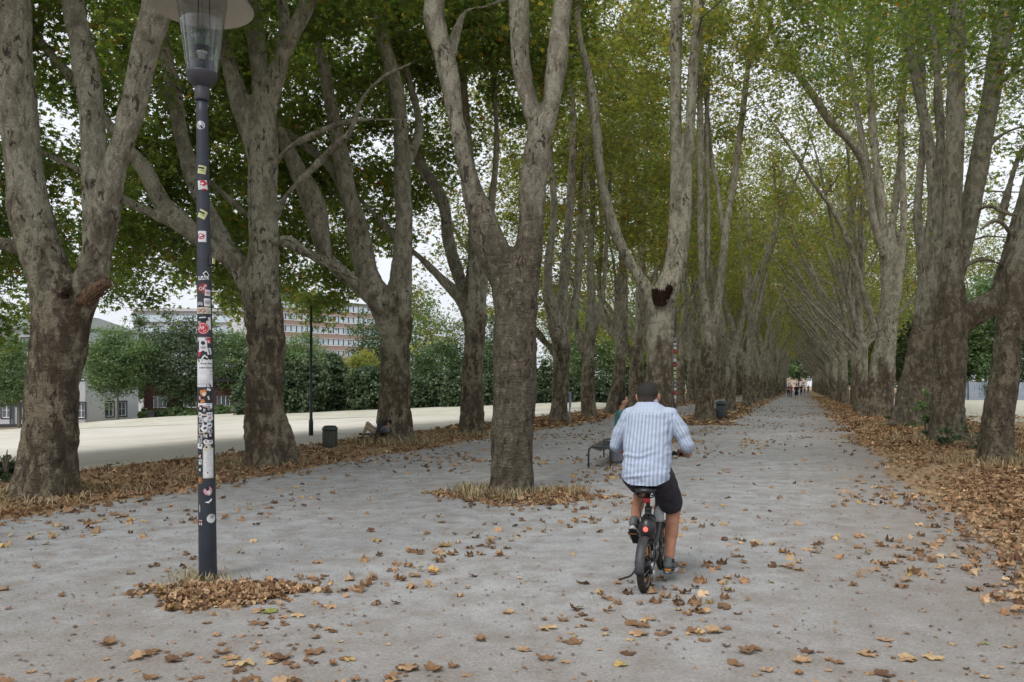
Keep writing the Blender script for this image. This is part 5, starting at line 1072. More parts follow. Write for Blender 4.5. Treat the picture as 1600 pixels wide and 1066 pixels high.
cm_.build('collar', M_SHIRT, sh_o, True, None, True)
for s, wr in ((-1, wrL), (1, wrR)):
    cf, cd = cuff[s]; k = MB().add(*tube_vf([cf - cd * .03, cf - cd * .018, cf + cd * .012, cf + cd * .018], [.051, .056, .055, .047], 20, False)); k.attr[0][:, 1] = .5; k.attr[0][:, 0] = np.arange(len(k.attr[0])) % 20 * .018; k.build('cuff', M_SHIRT, sh_o, True, None, True)
# shorts
so = MB().add(*ell_vf(P3(-.005, .17, .865), (.175, .15, .11)))
for hp, kn, e in ((hipL, knL, .60), (hipR, knR, .80)): q = hp + (kn - hp) * e; so.add(*cap_vf(hp + [0, 0, .0], q, .108, .096))
V, N, Q = remesh(so, .009, 5); keep = np.ones(len(V), bool); V += N * (.006 * vnoise(V * np.array([14, 14, 14])) + .004 * vnoise(V * 30))[:, None]
for hp, kn, e, s in ((hipL, knL, .60, -1), (hipR, knR, .80, 1)): q = hp + (kn - hp) * e; d_ = (kn - hp) / np.linalg.norm(kn - hp); keep &= ~((((V - q) @ d_) > .035) & (s * V[:, 0] > .0))
Q = Q[keep[Q].all(1)]; MB().add(V, Q).build('shorts', M_SHORT, rider, True)
# shoes
def shoe(an, toe, name='shoe'):
    an = np.array(an); fd = np.array(toe) - an; fd /= np.linalg.norm(fd); sd_ = np.cross(fd, [0, 0, 1.]); sd_ /= np.linalg.norm(sd_); up = np.cross(sd_, fd); R_ = np.stack([sd_, fd, up], 1)
    m = MB()
    for (y_, z_, r) in ((-.045, -.02, (.036, .045, .04)), (0, -.012, (.038, .06, .045)), (.07, -.032, (.042, .08, .034)), (.14, -.042, (.044, .06, .026)), (-.02, .02, (.038, .042, .035))): m.add(*ell_vf(an + R_ @ P3(0, y_, z_), r, rot=R_))
    V, N, Q = remesh(m, .008, 3); V += N * (.0015 * vnoise(V * 60))[:, None]; so_ = MB().add(V, Q).build(name, M_SHOE, rider, True)
    sl = MB(); out = []; n = 26
    for zz in (-.078, -.054):
        for t in np.linspace(0, 2 * math.pi, n, endpoint=False):
            wy = .125 * math.cos(t) + .055; ww = .043 + .008 * math.cos(t); out.append(an + R_ @ P3(ww * math.sin(t), wy, zz + .008 * max(0, math.cos(t)) ** 2))
    sl.add(np.array(out), [np.array([(j, (j + 1) % n, n + (j + 1) % n, n + j) for j in range(n)]), np.array([list(range(n))[::-1], list(range(n, 2 * n))])]); so2 = sl.build('sole', M_WSOLE, so_, False)
    tr2 = MB()
    for k in range(9): tr2.add(*box_vf((0, 0, 0), (.062, .012, .008))); tr2.v[-1] = tr2.v[-1] @ R_.T + an + R_ @ P3(0, -.05 + k * .026, -.082)
    tr2.build('tread', M_SOLE, so_, False)
shoe(anL + [0, .012, -.012], anL + [0, .12, -.10]); shoe(anR + [0, .012, -.012], anR + [.02, .16, -.025])
for an, kn in ((anL, knL), (anR, knR)): d_ = (kn - an) / np.linalg.norm(kn - an); MB().add(*tube_vf([an - d_ * .01, an + d_ * .018], [.042, .041], 16, False)).build('sock', M_SOLE, rider, True)

# ---------------------------------------------------------------- small electric folding bicycle
M_BLK = simple('black_bike_paint', (.012, .012, .014), .35, .5, var=.2, scale=10); M_RUB = simple('tyre_rubber', (.03, .029, .028), .85, .2, var=.35, scale=30, bump=.3); M_TYS = simple('tan_tyre_wall', (.20, .17, .11), .8)
M_ALU = simple('dull_aluminium', (.35, .35, .36), .35, .5, .8, var=.1); M_MUD = simple('dark_grey_mudguard', (.035, .037, .042), .5, .4, var=.3, scale=12); M_REDP = simple('red_reflector', (.45, .02, .02), .3, .5, var=.1); M_ORG = simple('orange_reflector', (.62, .22, .02), .3, .5, var=.1)
g = NG('lit_tail_light'); g.bsdf((.5, .03, .03), .3, .5, Emission_Color=(1, .10, .07, 1), Emission_Strength=2.2); M_TAIL = g.m
bk = empty('bicycle', rl, RZ, 'small black electric folding bicycle with its red tail light on', 'bicycle')
def part(nm, mb, mat, parent=None, sm=True): return mb.build(nm, mat, parent or bk, sm)
wr_ = .2
def wheel(y, hub_w=.05, motor=False):
    w_ = empty('wheel', (0, y, wr_)); w_.parent = bk
    tb = MB().add(*torus_vf(.172, .028, axis=0, n=48, k=12))
    for k in range(44):
        a = k * 2 * math.pi / 44
        for s in (-1, 1): v, f = box_vf((0, 0, 0), (.012, .010, .004)); R_ = np.array([[1, 0, 0], [0, math.cos(a), -math.sin(a)], [0, math.sin(a), math.cos(a)]]); tb.add((v + [s * .011, 0, .1985]) @ R_.T, f)
    tb.build('tyre', M_RUB, w_, True); MB().add(*torus_vf(.158, .009, axis=0, n=48, k=8, rx=.027)).build('tyre_wall', M_TYS, w_, True)
    MB().add(*lathe_vf([(.146, -.013), (.152, -.014), (.152, .014), (.146, .013), (.146, -.013)], n=48, axis=0)).build('rim', M_BLK, w_, True)
    r_h = .062 if motor else .022; MB().add(*lathe_vf([(0, -hub_w), (r_h, -hub_w), (r_h, hub_w), (0, hub_w)], n=24, axis=0)).build('hub', M_ALU if not motor else M_BLK, w_, False)
    sp_ = MB()
    for k in range(20):
        a = k * math.pi / 10; s = 1 if k % 2 else -1; sp_.add(*tube_vf([(s * hub_w * .8, r_h * math.cos(a), r_h * math.sin(a)), (s * .006, .147 * math.cos(a + .15 * s), .147 * math.sin(a + .15 * s))], .0012, 4))
    sp_.build('spokes', M_ALU, w_); MB().add(*box_vf((.012, -.02, -.105), (.008, .045, .028), bev=.004)).build('reflector', M_ORG, w_)
    MB().add(*box_vf((.014, .03, .10), (.008, .035, .07), bev=.004)).build('reflector', M_ORG, w_)
    return w_
wheel(0, .055, True); wheel(.80, .04)
def fender(y, a0, a1, w_=.034):
    mb = MB(); V = []; n = 22
    for r in (.214, .217):
        for a in np.linspace(a0, a1, n):
            for xx in np.linspace(-w_, w_, 5): rr = r - .012 * (xx / w_) ** 2; V.append((xx, y + rr * math.cos(a), wr_ + rr * math.sin(a)))
    Q = [(i * 5 + k, i * 5 + k + 1, (i + 1) * 5 + k + 1, (i + 1) * 5 + k) for i in range(n - 1) for k in range(4)]; Q += [(q[0] + n * 5, q[3] + n * 5, q[2] + n * 5, q[1] + n * 5) for q in Q]
    e = []
    for i in range(n - 1): e += [(i * 5, (i + 1) * 5, (i + 1) * 5 + n * 5, i * 5 + n * 5), (i * 5 + 4, i * 5 + 4 + n * 5, (i + 1) * 5 + 4 + n * 5, (i + 1) * 5 + 4)]
    e += [(k, k + n * 5, k + 1 + n * 5, k + 1) for k in range(4)] + [((n - 1) * 5 + k, (n - 1) * 5 + k + 1, (n - 1) * 5 + k + 1 + n * 5, (n - 1) * 5 + k + n * 5) for k in range(4)]
    mb.add(np.array(V), np.array(Q + e)); f_ = part('mudguard', mb, M_MUD)
    st_ = MB(); am = a0 + .8 * (a1 - a0)
    for s in (-1, 1): st_.add(*tube_vf([(s * .06, y, wr_), (s * .036, y + .212 * math.cos(am), wr_ + .212 * math.sin(am))], .003, 6))
    st_.build('mudguard_stay', M_BLK, f_)
fender(0, math.radians(62), math.radians(187)); fender(.80, math.radians(40), math.radians(165))
fr = MB(); fr.add(*tube_vf(catmull([(0, .20, .33), (0, .34, .31), (0, .52, .40), (0, .66, .56)], 4), np.linspace(.042, .036, 13), 14)); fr.add(*tube_vf([(0, .27, .27), (0, .20, .44), (0, .155, .60)], [.03, .026, .024], 14)); fr.add(*tube_vf([(0, .64, .46), (0, .60, .66)], .026, 14))
for s in (-1, 1): fr.add(*tube_vf([(s * .035, .24, .29), (s * .062, .12, .24), (s * .066, 0, .2)], [.014, .012, .010], 8)); fr.add(*tube_vf([(s * .03, .19, .46), (s * .058, .08, .32), (s * .066, 0, .2)], [.010, .009, .009], 8)); fr.add(*tube_vf([(s * .0, .645, .44), (s * .05, .70, .40), (s * .055, .80, .2)], [.016, .015, .011], 8))
part('frame', fr, M_BLK)
part('battery_case', MB().add(*box_vf((0, .165, .475), (.118, .13, .185), taper=.86, bev=.035)), M_BLK); part('rear_shell', MB().add(*ell_vf((.0, .11, .45), (.066, .07, .10))), M_BLK)
tl = part('tail_light', MB().add(*ell_vf((0, .045, .462), (.019, .012, .019))), M_TAIL); MB().add(*torus_vf(.023, .006, (0, .05, .462), axis=1, n=24, k=8)).build('light_rim', M_BLK, tl, True)
part('seat_post', MB().add(*tube_vf([(0, .165, .55), (0, .13, .735)], .017, 14)), M_BLK); part('seat_clamp', MB().add(*lathe_vf([(.026, -.02), (.028, 0), (.026, .02), (.0, .02)], (0, .158, .60), 18)), M_BLK)
part('seat_reflector', MB().add(*box_vf((0, .105, .675), (.052, .014, .040), bev=.006)), M_REDP)
sd2 = MB()
for (y_, w_, z_) in ((.03, .075, .762), (.06, .088, .765), (.12, .07, .765), (.20, .045, .765), (.27, .03, .758)): sd2.add(*ell_vf((0, y_, z_), (w_, .07, .028)))
V, N, Q = remesh(sd2, .01, 4); sdo = part('saddle', MB().add(V, Q), M_BLK); sp3 = MB()
for s in (-1, 1): sp3.add(*tube_vf(catmull([(s * .07, .03, .75), (s * .06, .035, .715), (s * .02, .10, .70), (s * .012, .25, .745)], 4), .005, 6)); sp3.add(*torus_vf(.016, .004, (s * .062, .035, .725), axis=2, n=14, k=6))
sp3.build('saddle_rail', M_BLK, sdo, True)
hp_ = MB().add(*tube_vf([(0, .605, .64), (0, .56, .97)], [.021, .018], 14)); part('handle_post', hp_, M_BLK)
part('handlebar', MB().add(*tube_vf(catmull([(-.28, .525, 1.01), (-.15, .53, 1.005), (0, .56, .985), (.15, .53, 1.0), (.28, .525, .997)], 5), .012, 12)), M_BLK)
for s in (-1, 1):
    part('grip', MB().add(*tube_vf([(s * .165, .527, 1.004), (s * .285, .525, 1.004)], .0155, 14)), M_RUB); part('brake_lever', MB().add(*tube_vf(catmull([(s * .145, .53, 1.0), (s * .16, .58, .985), (s * .25, .585, .975)], 4), .006, 8)), M_BLK); part('switch_unit', MB().add(*box_vf((s * .14, .515, 1.01), (.035, .04, .03), bev=.006)), M_BLK)
part('display', MB().add(*box_vf((0, .54, 1.02), (.07, .03, .05), bev=.008)), M_BLK)
cbl = MB(); [cbl.add(*tube_vf(catmull([(s * .14, .54, 1.0), (s * .10, .66, .93), (s * .04, .66, .75), (s * .02, .62, .6)], 5), .003, 6)) for s in (-1, 1)]; cbl.add(*tube_vf(catmull([(-.02, .13, .70), (-.055, .11, .62), (-.05, .13, .52), (-.06, .1, .4)], 5), .003, 6)); part('cables', cbl, M_BLK)
cc = P3(0, .29, .27); ca_ = .14; pdR = P3(.125, .36, .105); pdL = P3(-.125, .25, .395)
cr2 = MB(); dv = P3(0, pdR[1] - cc[1], pdR[2] - cc[2]); dv /= np.linalg.norm(dv)
cr2.add(*tube_vf([cc + [-.07, 0, 0], cc + [.07, 0, 0]], .014, 12)); cr2.add(*tube_vf([cc + [.07, 0, 0], P3(.078, *pdR[1:])], [.013, .010], 8)); cr2.add(*tube_vf([cc + [-.07, 0, 0], P3(-.078, *pdL[1:])], [.013, .010], 8)); part('crank', cr2, M_BLK)
part('chainring', MB().add(*lathe_vf([(.0, .046), (.062, .046), (.066, .049), (.062, .052), (0, .052)], cc, 36, 0)), M_ALU)
for pd, tilt in ((pdL, 0), (pdR, 0)):
    p_ = MB().add(*box_vf(pd, (.095, .075, .024), bev=.006)); p_.add(*tube_vf([pd, P3(np.sign(pd[0]) * .078, *pd[1:])], .006, 8)); po = part('pedal', p_, M_BLK, None, False); MB().add(*box_vf(pd + [0, -.0385, .001], (.05, .004, .012))).build('reflector', M_ORG, po)
ch = MB(); [ch.add(*tube_vf([(.05, a_, b_), (.05, c_, d_)], .004, 6)) for a_, b_, c_, d_ in ((.29, .333, 0, .235), (.29, .207, 0, .165))]; part('chain', ch, M_ALU)
dr = MB().add(*box_vf((.07, -.005, .13), (.02, .035, .09), bev=.006)); dr.add(*lathe_vf([(0, .05), (.03, .05), (.034, .058), (.03, .07), (0, .07)], (0, 0, .2), 20, 0)); part('derailleur', dr, M_ALU)
ks = MB().add(*tube_vf(catmull([(-.068, .02, .17), (-.10, -.02, .12), (-.165, -.06, .098)], 5), [.008] * 11, 8)); ks.add(*ell_vf((-.17, -.062, .096), (.016, .012, .010))); part('kickstand', ks, M_BLK)
part('bottle', MB().add(*lathe_vf([(0, 0), (.032, .0), (.036, .01), (.036, .08), (.03, .105), (.014, .12), (.014, .14), (0, .14)], (.045, .40, .47), 20)), simple('pale_grey_bottle', (.36, .38, .40), .4)); part('bottle_cap', MB().add(*lathe_vf([(0, .141), (.016, .141), (.016, .17), (0, .17)], (.045, .40, .47), 16)), M_BLK)

# ---------------------------------------------------------------- other people
CL = {k: simple('cloth_' + k, c, .85, .1, var=.15, scale=20) for k, c in dict(black=(.02, .02, .023), white=(.55, .55, .56), red=(.30, .06, .06), blue=(.08, .12, .25), teal=(.06, .16, .17), beige=(.34, .27, .19), grey=(.16, .16, .18), pink=(.45, .22, .22)).items()}
def figure(loc, rz, label, joints, top, bottom, hair=(.02, .016, .014), short=True, group=None, bun=False, vox=.018, sleeve=True):
    ro = empty('person', loc, rz, label, 'person', group); J = {k: np.array(v, float) for k, v in joints.items()}
    hd, ne, pe = J['head'], J['neck'], J['pelvis']; b = MB(); sx = J['shR'] - J['shL']
    b.add(*ell_vf(hd, (.075, .09, .115))); b.add(*ell_vf(hd + [0, .088, -.01], (.012, .02, .02))); b.add(*cap_vf(hd - [0, .01, .08], ne, .05, .055)); b.add(*cap_vf(pe, (pe + ne) / 2, .12, .11)); b.add(*cap_vf((pe + ne) / 2, ne - [0, 0, .12], .11, .12)); b.add(*cap_vf(J['shL'], J['shR'], .055, .055))
    for s in 'LR':
        b.add(*cap_vf(J['sh' + s], J['el' + s], .05, .038)); b.add(*cap_vf(J['el' + s], J['ha' + s], .037, .025)); b.add(*ell_vf(J['ha' + s], (.02, .035, .045)))
        hp = pe + ([-.09, 0, 0] if s == 'L' else [.09, 0, 0]); b.add(*cap_vf(hp, J['kn' + s], .085, .055)); b.add(*cap_vf(J['kn' + s], J['an' + s], .054, .035)); b.add(*cap_vf(J['an' + s], J['an' + s] + J.get('toe', P3(0, .14, -.05)), .036, .032))
        for q in range(4): b.add(*cap_vf(J['ha' + s] + [(q - 1.5) * .012, .01, -.03], J['ha' + s] + [(q - 1.5) * .013, .02, -.075], .009, .007, 6))
    V, N, Q = remesh(b, vox, 2); MB().add(V, Q).build('body', M_SKIN2, ro, True)
    for s in (-1, 1): b_ = MB().add(*ell_vf(hd + [s * .03, .078, .015], (.01, .01, .007))).build('eye', M_IRIS, ro, True)
    h_ = MB().add(*ell_vf(hd + [0, -.02, .03], (.085, .095, .10)))
    if bun: h_.add(*ell_vf(hd + [0, -.05, .15], (.045, .045, .05))); h_.add(*ell_vf(hd + [0, -.06, -.02], (.075, .06, .09)))
    V, N, Q = remesh(h_, vox, 2); kp = ~((V[:, 1] - hd[1] > .05) & (V[:, 2] - hd[2] < .06)); MB().add(V + N * (.006 * vnoise(V * 40))[:, None], Q[kp[Q].all(1)]).build('hair', simple('hair', hair, .7, .2), ro, True)
    t = MB().add(*cap_vf(pe + [0, 0, .06], (pe + ne) / 2, .14, .135)).add(*cap_vf((pe + ne) / 2, ne - [0, 0, .13], .135, .14)).add(*cap_vf(J['shL'], J['shR'], .072, .072))
    for s in 'LR': t.add(*cap_vf(J['sh' + s], J['sh' + s] * (.4 if sleeve else .8) + J['el' + s] * (.6 if sleeve else .2), .066, .058))
    V, N, Q = remesh(t, vox, 2); MB().add(V + N * (.006 * vnoise(V * 16))[:, None], Q).build('top', CL[top], ro, True)
    t = MB().add(*cap_vf(pe, pe + [0, 0, .05], .145, .13))
    for s in 'LR':
        hp = pe + ([-.09, 0, 0] if s == 'L' else [.09, 0, 0]); e = .65 if short else 1.0; t.add(*cap_vf(hp, hp * (1 - e) + J['kn' + s] * e, .10, .075 if not short else .085))
        if not short: t.add(*cap_vf(J['kn' + s], J['kn' + s] * .1 + J['an' + s] * .9, .07, .05))
    V, N, Q = remesh(t, vox, 2); MB().add(V + N * (.005 * vnoise(V * 16))[:, None], Q).build('shorts' if short else 'trousers', CL[bottom], ro, True)
    for s in 'LR':
        a_ = J['an' + s]; tv_ = J.get('toe', P3(0, .14, -.05)); MB().add(*ell_vf(a_ + tv_ * .5 - [0, 0, .015], (.045, .13, .04))).build('shoe', CL['white'] if short else CL['black'], ro, True)
    return ro
def walk(ph=1, lift=0, arm=0):
    return dict(head=(0, .03, 1.63), neck=(0, 0, 1.46), pelvis=(0, 0, .93), shL=(-.17, 0, 1.39), shR=(.17, 0, 1.39), elL=(-.23, -.06 * ph - .02, 1.12), elR=(.23, .06 * ph - .02, 1.12), haL=(-.2, -.02 * ph + .12 * arm, .88 + .2 * arm), haR=(.2, .14 * ph + .12 * arm, .9 + .2 * arm),
                knL=(-.09, .14 * ph + .03, .5), knR=(.09, -.08 * ph + .05, .5 ), anL=(-.09, .20 * ph, .09), anR=(.09, -.28 * ph, .10 + lift))
fl = [(1244.5, 80, 'runner in dark shorts and dark top heading away down the middle of the path', 'black', 'black', True, walk(1, .2, 1), -.3), (1236, 104, 'walker in red far down the path left of the runner', 'red', 'grey', False, walk(-1), 2.9),
      (1232, 112, 'walker in blue far down the path, leftmost of the small group', 'blue', 'black', False, walk(1), 2.8), (1252, 128, 'walker dressed in black just right of the runner far down the path', 'black', 'black', False, walk(1), -.3), (1257, 150, 'tiny walker in white far beyond the runner', 'white', 'blue', False, walk(-1), 2.8),
      (1263, 158, 'tiny walker in blue at the right of the far group', 'blue', 'grey', False, walk(1), -.3), (1218.5, 106, 'person in teal standing at the left verge far down the avenue', 'teal', 'black', True, walk(0), 1.2), (1248, 170, 'tiny walker in pink near the end of the avenue', 'pink', 'white', False, walk(1), 2.8)]
for (px, Y, lab, tp, bt, shrt, jn, rz) in fl:
    b = P(px, 603, Y); b[2] = 0; figure(b, rz, lab, jn, tp, bt, short=shrt, group='people far down the avenue', vox=.03)
# bench, bag and seated person behind the rider
bc = P(937, 731, 14.95); bc[2] = 0
bench(bc, -.24, 2.3, 'low metal bench with a curved mesh seat, just left of the cyclist', wdt=.42, h=.40, group='metal benches without backs')
seat_ = dict(head=(0, .02, 1.25), neck=(0, -.02, 1.07), pelvis=(0, -.05, .53), shL=(-.17, -.02, 1.0), shR=(.17, -.02, 1.0), elL=(-.25, .05, .78), elR=(.25, .05, .78), haL=(-.12, .28, .68), haR=(.12, .28, .68), knL=(-.12, .42, .52), knR=(.12, .42, .52), anL=(-.14, .45, .09), anR=(.14, .45, .09))
b = P(973, 603, 16.2); b[2] = 0; figure(b, -1.9, 'dark-haired person with a bun seated on the low bench, half hidden by the cyclist', seat_, 'teal', 'black', short=False, bun=True, vox=.014)
b = P(963, 603, 15.9); b[2] = 0; bag = MB().add(*box_vf((0, 0, .15), (.30, .18, .28), taper=.9, bev=.05)); ro = empty('bag', b, .3, 'grey bag on the ground under the low bench', 'bag'); bag.build('body', CL['grey'], ro); MB().add(*tube_vf(catmull([(-.08, 0, .28), (-.05, 0, .36), (.05, 0, .36), (.08, 0, .28)], 4), .01, 6)).build('strap', CL['black'], ro, True)
bc = P(1112, 656, 37.2); bc[2] = 0; bench(bc, -.3, 1.8, 'low pale metal bench beside the far litter bin', wdt=.5, group='metal benches without backs')
bc = P(576, 695, 20.9); bc[2] = 0; bench(bc, -.23, 1.9, 'metal bench with a slatted back beside the ringed-bark trunk', back=True, wdt=.5, h=.40, sc=.72)
lie = dict(head=(0, -.50, .80), neck=(0, -.42, .68), pelvis=(0, 0, .44), shL=(-.17, -.36, .64), shR=(.17, -.36, .64), elL=(-.24, -.1, .5), elR=(.24, -.1, .5), haL=(-.12, .12, .52), haR=(.12, .12, .52), knL=(-.1, .34, .66), knR=(.1, .36, .78), anL=(-.1, .5, .30), anR=(.1, .52, .42))
b = P(588, 603, 21.3); b[2] = -.02; lp__ = figure(b, 1.45, 'person in beige trousers reclining with one knee up on the bench by the ringed-bark trunk', lie, 'grey', 'beige', short=False, vox=.02); lp__.scale = (.72, .72, .72)

# ---------------------------------------------------------------- fallen leaves, grass
rl_ = np.random.default_rng(99)
def flat_frames(n, rng, tilt=.35):
    Nn = np.stack([rng.normal(size=n) * tilt, rng.normal(size=n) * tilt, np.ones(n)], 1); Nn /= np.linalg.norm(Nn, axis=1, keepdims=True); a = rng.uniform(0, 6.283, n); T = np.stack([np.cos(a), np.sin(a), np.zeros(n)], 1)
    T -= Nn * np.sum(T * Nn, 1, keepdims=True); T /= np.linalg.norm(T, axis=1, keepdims=True); return np.cross(T, Nn), T, Nn
CUP = [leaf_shape(5, c_, n_) for c_, n_ in ((-.35, .62), (.25, .7), (-.7, .8), (.6, .72), (-.15, .56))]; CUP3 = [leaf_shape(3, c_, .7) for c_ in (-.4, .4)]; CUP1 = [(np.array([(0, -.5, 0), (.4, .05, .18), (0, .6, .05), (-.4, .05, .18)]), np.array([(0, 1, 2, 3)]))]
def dtint(n, rng, cut=1.0): return np.stack([np.clip(rng.random(n) ** 1.1 * cut, 0, 1), np.clip(rng.normal(.5, .25, n), 0, 1)], 1)
def litter(mb, C, rng, size, shapes, tilt=.4, cut=.93):
    k = rng.integers(0, len(shapes), len(C))
    for i, s in enumerate(shapes):
        m_ = k == i; n = int(m_.sum())
        if n: add_leaves(mb, C[m_], size * rng.uniform(.5, 1.3, n), s, rng, dtint(n, rng, cut), fr=flat_frames(n, rng, tilt))
def strip_pts(n, Y0, Y1, u0, u1, rng, edge=.5, zmax=.05, dens=lambda Y: 1):
    Y = Y0 * (Y1 / Y0) ** rng.random(n); t = rng.random(n); u = u0 + (u1 - u0) * t; e = np.minimum(t * abs(u1 - u0), (1 - t) * abs(u1 - u0)); kp = rng.random(n) < np.clip(e / edge, .08, 1); u, Y = u[kp], Y[kp]
    cl = vnoise(np.stack([u * 1.3, Y * .8, np.zeros(len(u)) + u0], 1)); kp = rng.random(len(u)) < np.clip(.75 + cl, .25, 1); u, Y = u[kp], Y[kp]
    return np.stack([u + .362 * Y, Y, rng.uniform(.012, zmax, len(u))], 1)
m = MB()
C = strip_pts(26000, 4.5, 26, 1.35, 6.8, rl_, 1.5, .07); litter(m, C, rl_, .095, CUP, .4, .86)
C = strip_pts(17000, 20, 110, 1.2, 7.5, rl_, 1.1, .06); litter(m, C, rl_, .19, CUP3, .4, .86)
C = strip_pts(5000, 8, 40, 6, 14, rl_, .5, .05); litter(m, C, rl_, .18, CUP3, .4, .8)
tag(m.build('leaf_litter', DRYL, None, False, None, True), 'deep brown leaf litter banked along the right verge', 'leaf litter', kind='stuff')
m = MB(); C = strip_pts(9500, 8, 32, -13.4, -8.6, rl_, 1.3, .04); litter(m, C, rl_, .14, CUP3, .4, .8); C = strip_pts(7000, 28, 120, -13.4, -8.4, rl_, 1.2, .04); litter(m, C, rl_, .24, CUP1, .4, .8)
tag(m.build('leaf_litter', DRYL, None, False, None, True), 'brown leaf litter strewn under the left row of trees', 'leaf litter', kind='stuff')
m = MB(); C = strip_pts(7000, 31, 200, -5.9, -2.6, rl_, .9, .05); litter(m, C, rl_, .26, CUP1, .4, .9)
for (px, py, rx, ry, n) in [(352, 932, .54, .36, 800), (370, 930, .85, .5, 150), (805, 778, 1.05, .6, 1200), (850, 785, 1.3, .8, 160), (1103, 664, 1.4, .9, 500), (1032, 690, 1.1, .8, 350), (880, 770, .5, .5, 120), (725, 778, .5, .25, 60)]:
    Y = F * CAMZ / (py - HY); c_ = P(px, py, Y); r = np.sqrt(rl_.random(n)) ** 1.05; a = rl_.uniform(0, 6.28, n); r = r * (1 + .25 * np.sin(a * 3 + px)) * (1 + .35 * vnoise(np.stack([np.cos(a) * 2.5, np.sin(a) * 2.5, a * 0 + px], 1))); C = np.stack([c_[0] + r * rx * np.cos(a), Y + r * ry * np.sin(a) , .012 + .05 * rl_.random(n) * np.clip(1.2 - r, .1, 1)], 1); litter(m, C, rl_, .085, CUP, .45, .9)
tag(m.build('leaf_litter', DRYL, None, False, None, True), 'leaf drifts round the lamp post and the central trunks', 'leaf litter', kind='stuff')
# crumbs and small bits over the gravel
m = MB(); n = 5500; Y = 3.6 * (45 / 3.6) ** rl_.random(n); u = rl_.uniform(-8.8, 1.6, n); C = np.stack([u + .362 * Y, Y, np.full(n, .012)], 1); litter(m, C, rl_, .026, CUP1, .25, .6)
tag(m.build('leaf_crumbs', DRYL, None, False, None, True), 'crumbled bits of dry leaf over the gravel', 'leaf crumbs', kind='stuff')
# single leaves on the gravel: the nearest 290 are things of their own, the rest one mass
n = 11500; Y = 3.5 * (130 / 3.5) ** (rl_.random(n) ** .9); u = rl_.uniform(-8.9, 1.7, n); cl = vnoise(np.stack([u * .9, Y * .55, Y * 0 + 4], 1)); kp = rl_.random(n) < np.clip(.42 + cl * 1.2, .06, 1); Y, u = Y[kp], u[kp]
hx = u + .362 * Y; vis = (np.abs(hx / Y) < .66); Y, hx = Y[vis], hx[vis]; od = np.argsort(Y); Y, hx = Y[od], hx[od]
NI = 290; KT = []
kinds = [('dry brown curled plane leaf lying on the pale gravel', .25), ('tan plane leaf lying flat on the pale gravel', .62), ('dark brown crumpled plane leaf on the pale gravel', .05), ('ochre yellow plane leaf on the pale gravel', .87), ('rust orange plane leaf on the pale gravel', .93), ('greenish plane leaf on the pale gravel', 1.0)]
def curled(seed, tv):
    r = np.random.default_rng(seed); n = 26; V = []; a_ = np.linspace(-2.8, 2.8, n)
    lob = .76 + .24 * np.abs(np.cos(a_ * 5 / 2.0 * .56 * 2)) ** .9; lob *= 1 - .12 * np.abs(a_) / 2.8 + .07 * r.normal(size=n)
    ax1, ax2 = r.uniform(-1.2, 1.6), r.uniform(-.4, 1.0); mb = MB(); R_ = 4
    for k in range(R_ + 1):
        q = k / R_; X_, Y_ = np.sin(a_) * lob * q * .5, np.cos(a_) * lob * q * .5; Z_ = ax1 * X_ ** 2 * 1.1 + ax2 * Y_ ** 2 * .9 + .05 * np.sin(a_ * 5) * q ** 2 + .012 * r.normal(size=n) * q; V.append(np.stack([X_, Y_, Z_], 1))
    V = np.concatenate(V); V[:, 2] -= V[:, 2].min() - .01; Q = [(k * n + j, k * n + j + 1, (k + 1) * n + j + 1, (k + 1) * n + j) for k in range(R_) for j in range(n - 1)]
    tint = np.tile([tv, .5, 0, 1], (len(V), 1)); tint[:, 1] = np.clip(.5 + .35 * vnoise(V * 9 + seed), 0, 1); mb.add(V, np.array(Q), 0, tint)
    sv_, sf = tube_vf(catmull([(0, 0, V[:, 2].min() + .02), (.02, -.35, .03), (.08, -.62, .01)], 3), .008, 4, False); mb.add(sv_, sf, 0, [tv * .7, .4, 0, 1]); return mb.mesh('fallen_leaf', DRYL, True, None, True)
for ki, (lb_, tv) in enumerate(kinds): KT.append([curled(ki * 10 + j, tv) for j in range(4)])
prob = [.38, .30, .20, .06, .04, .02]
for i in range(min(NI, len(Y))):
    k = int(rl_.choice(6, p=prob)); o_ = link('fallen_leaf', KT[k][int(rl_.integers(0, 4))], None, (hx[i], Y[i], .008)); s = .04 + .105 * rl_.random() ** 2.0; o_.scale = (s, s * rl_.uniform(.7, 1.1), s * rl_.uniform(.35, .95)); o_.rotation_euler = (0, 0, rl_.uniform(0, 6.28)); tag(o_, kinds[k][0], 'leaf', 'single leaves scattered on the gravel')
m = MB(); C = np.stack([hx[NI:], Y[NI:], np.full(len(Y) - NI, .02)], 1); litter(m, C, rl_, .10, CUP, .4, .95)
tag(m.build('scattered_leaves', DRYL, None, False, None, True), 'dry leaves scattered over the farther gravel', 'leaves', kind='stuff')
# dry grass at trunk feet and along the verges
def blades(mb, C, rng, h, lean=.5, w_=.006):
    n = len(C); a = rng.uniform(0, 6.283, n); d = np.stack([np.cos(a), np.sin(a), 0 * a], 1); L_ = h * rng.uniform(.4, 1.2, n)[:, None]; s = np.stack([-np.sin(a), np.cos(a), 0 * a], 1) * w_; ln = lean * rng.uniform(.2, 1.4, n)[:, None]
    p1 = C + d * L_ * ln * .35 + [0, 0, 1] * L_ * .55; p2 = C + d * L_ * ln + [0, 0, 1] * L_ * .9; V = np.stack([C - s, C + s, p1 + s * .8, p1 - s * .8, p2], 1).reshape(-1, 3)
    i = np.arange(n)[:, None] * 5; t = np.repeat(np.concatenate([np.stack([rng.random(n), rng.random(n)], 1), np.zeros((n, 1)), np.ones((n, 1))], 1), 5, 0); mb.add(V, [i + np.array([[0, 1, 2, 3]]), i + np.array([[3, 2, 4]])], 0, t)
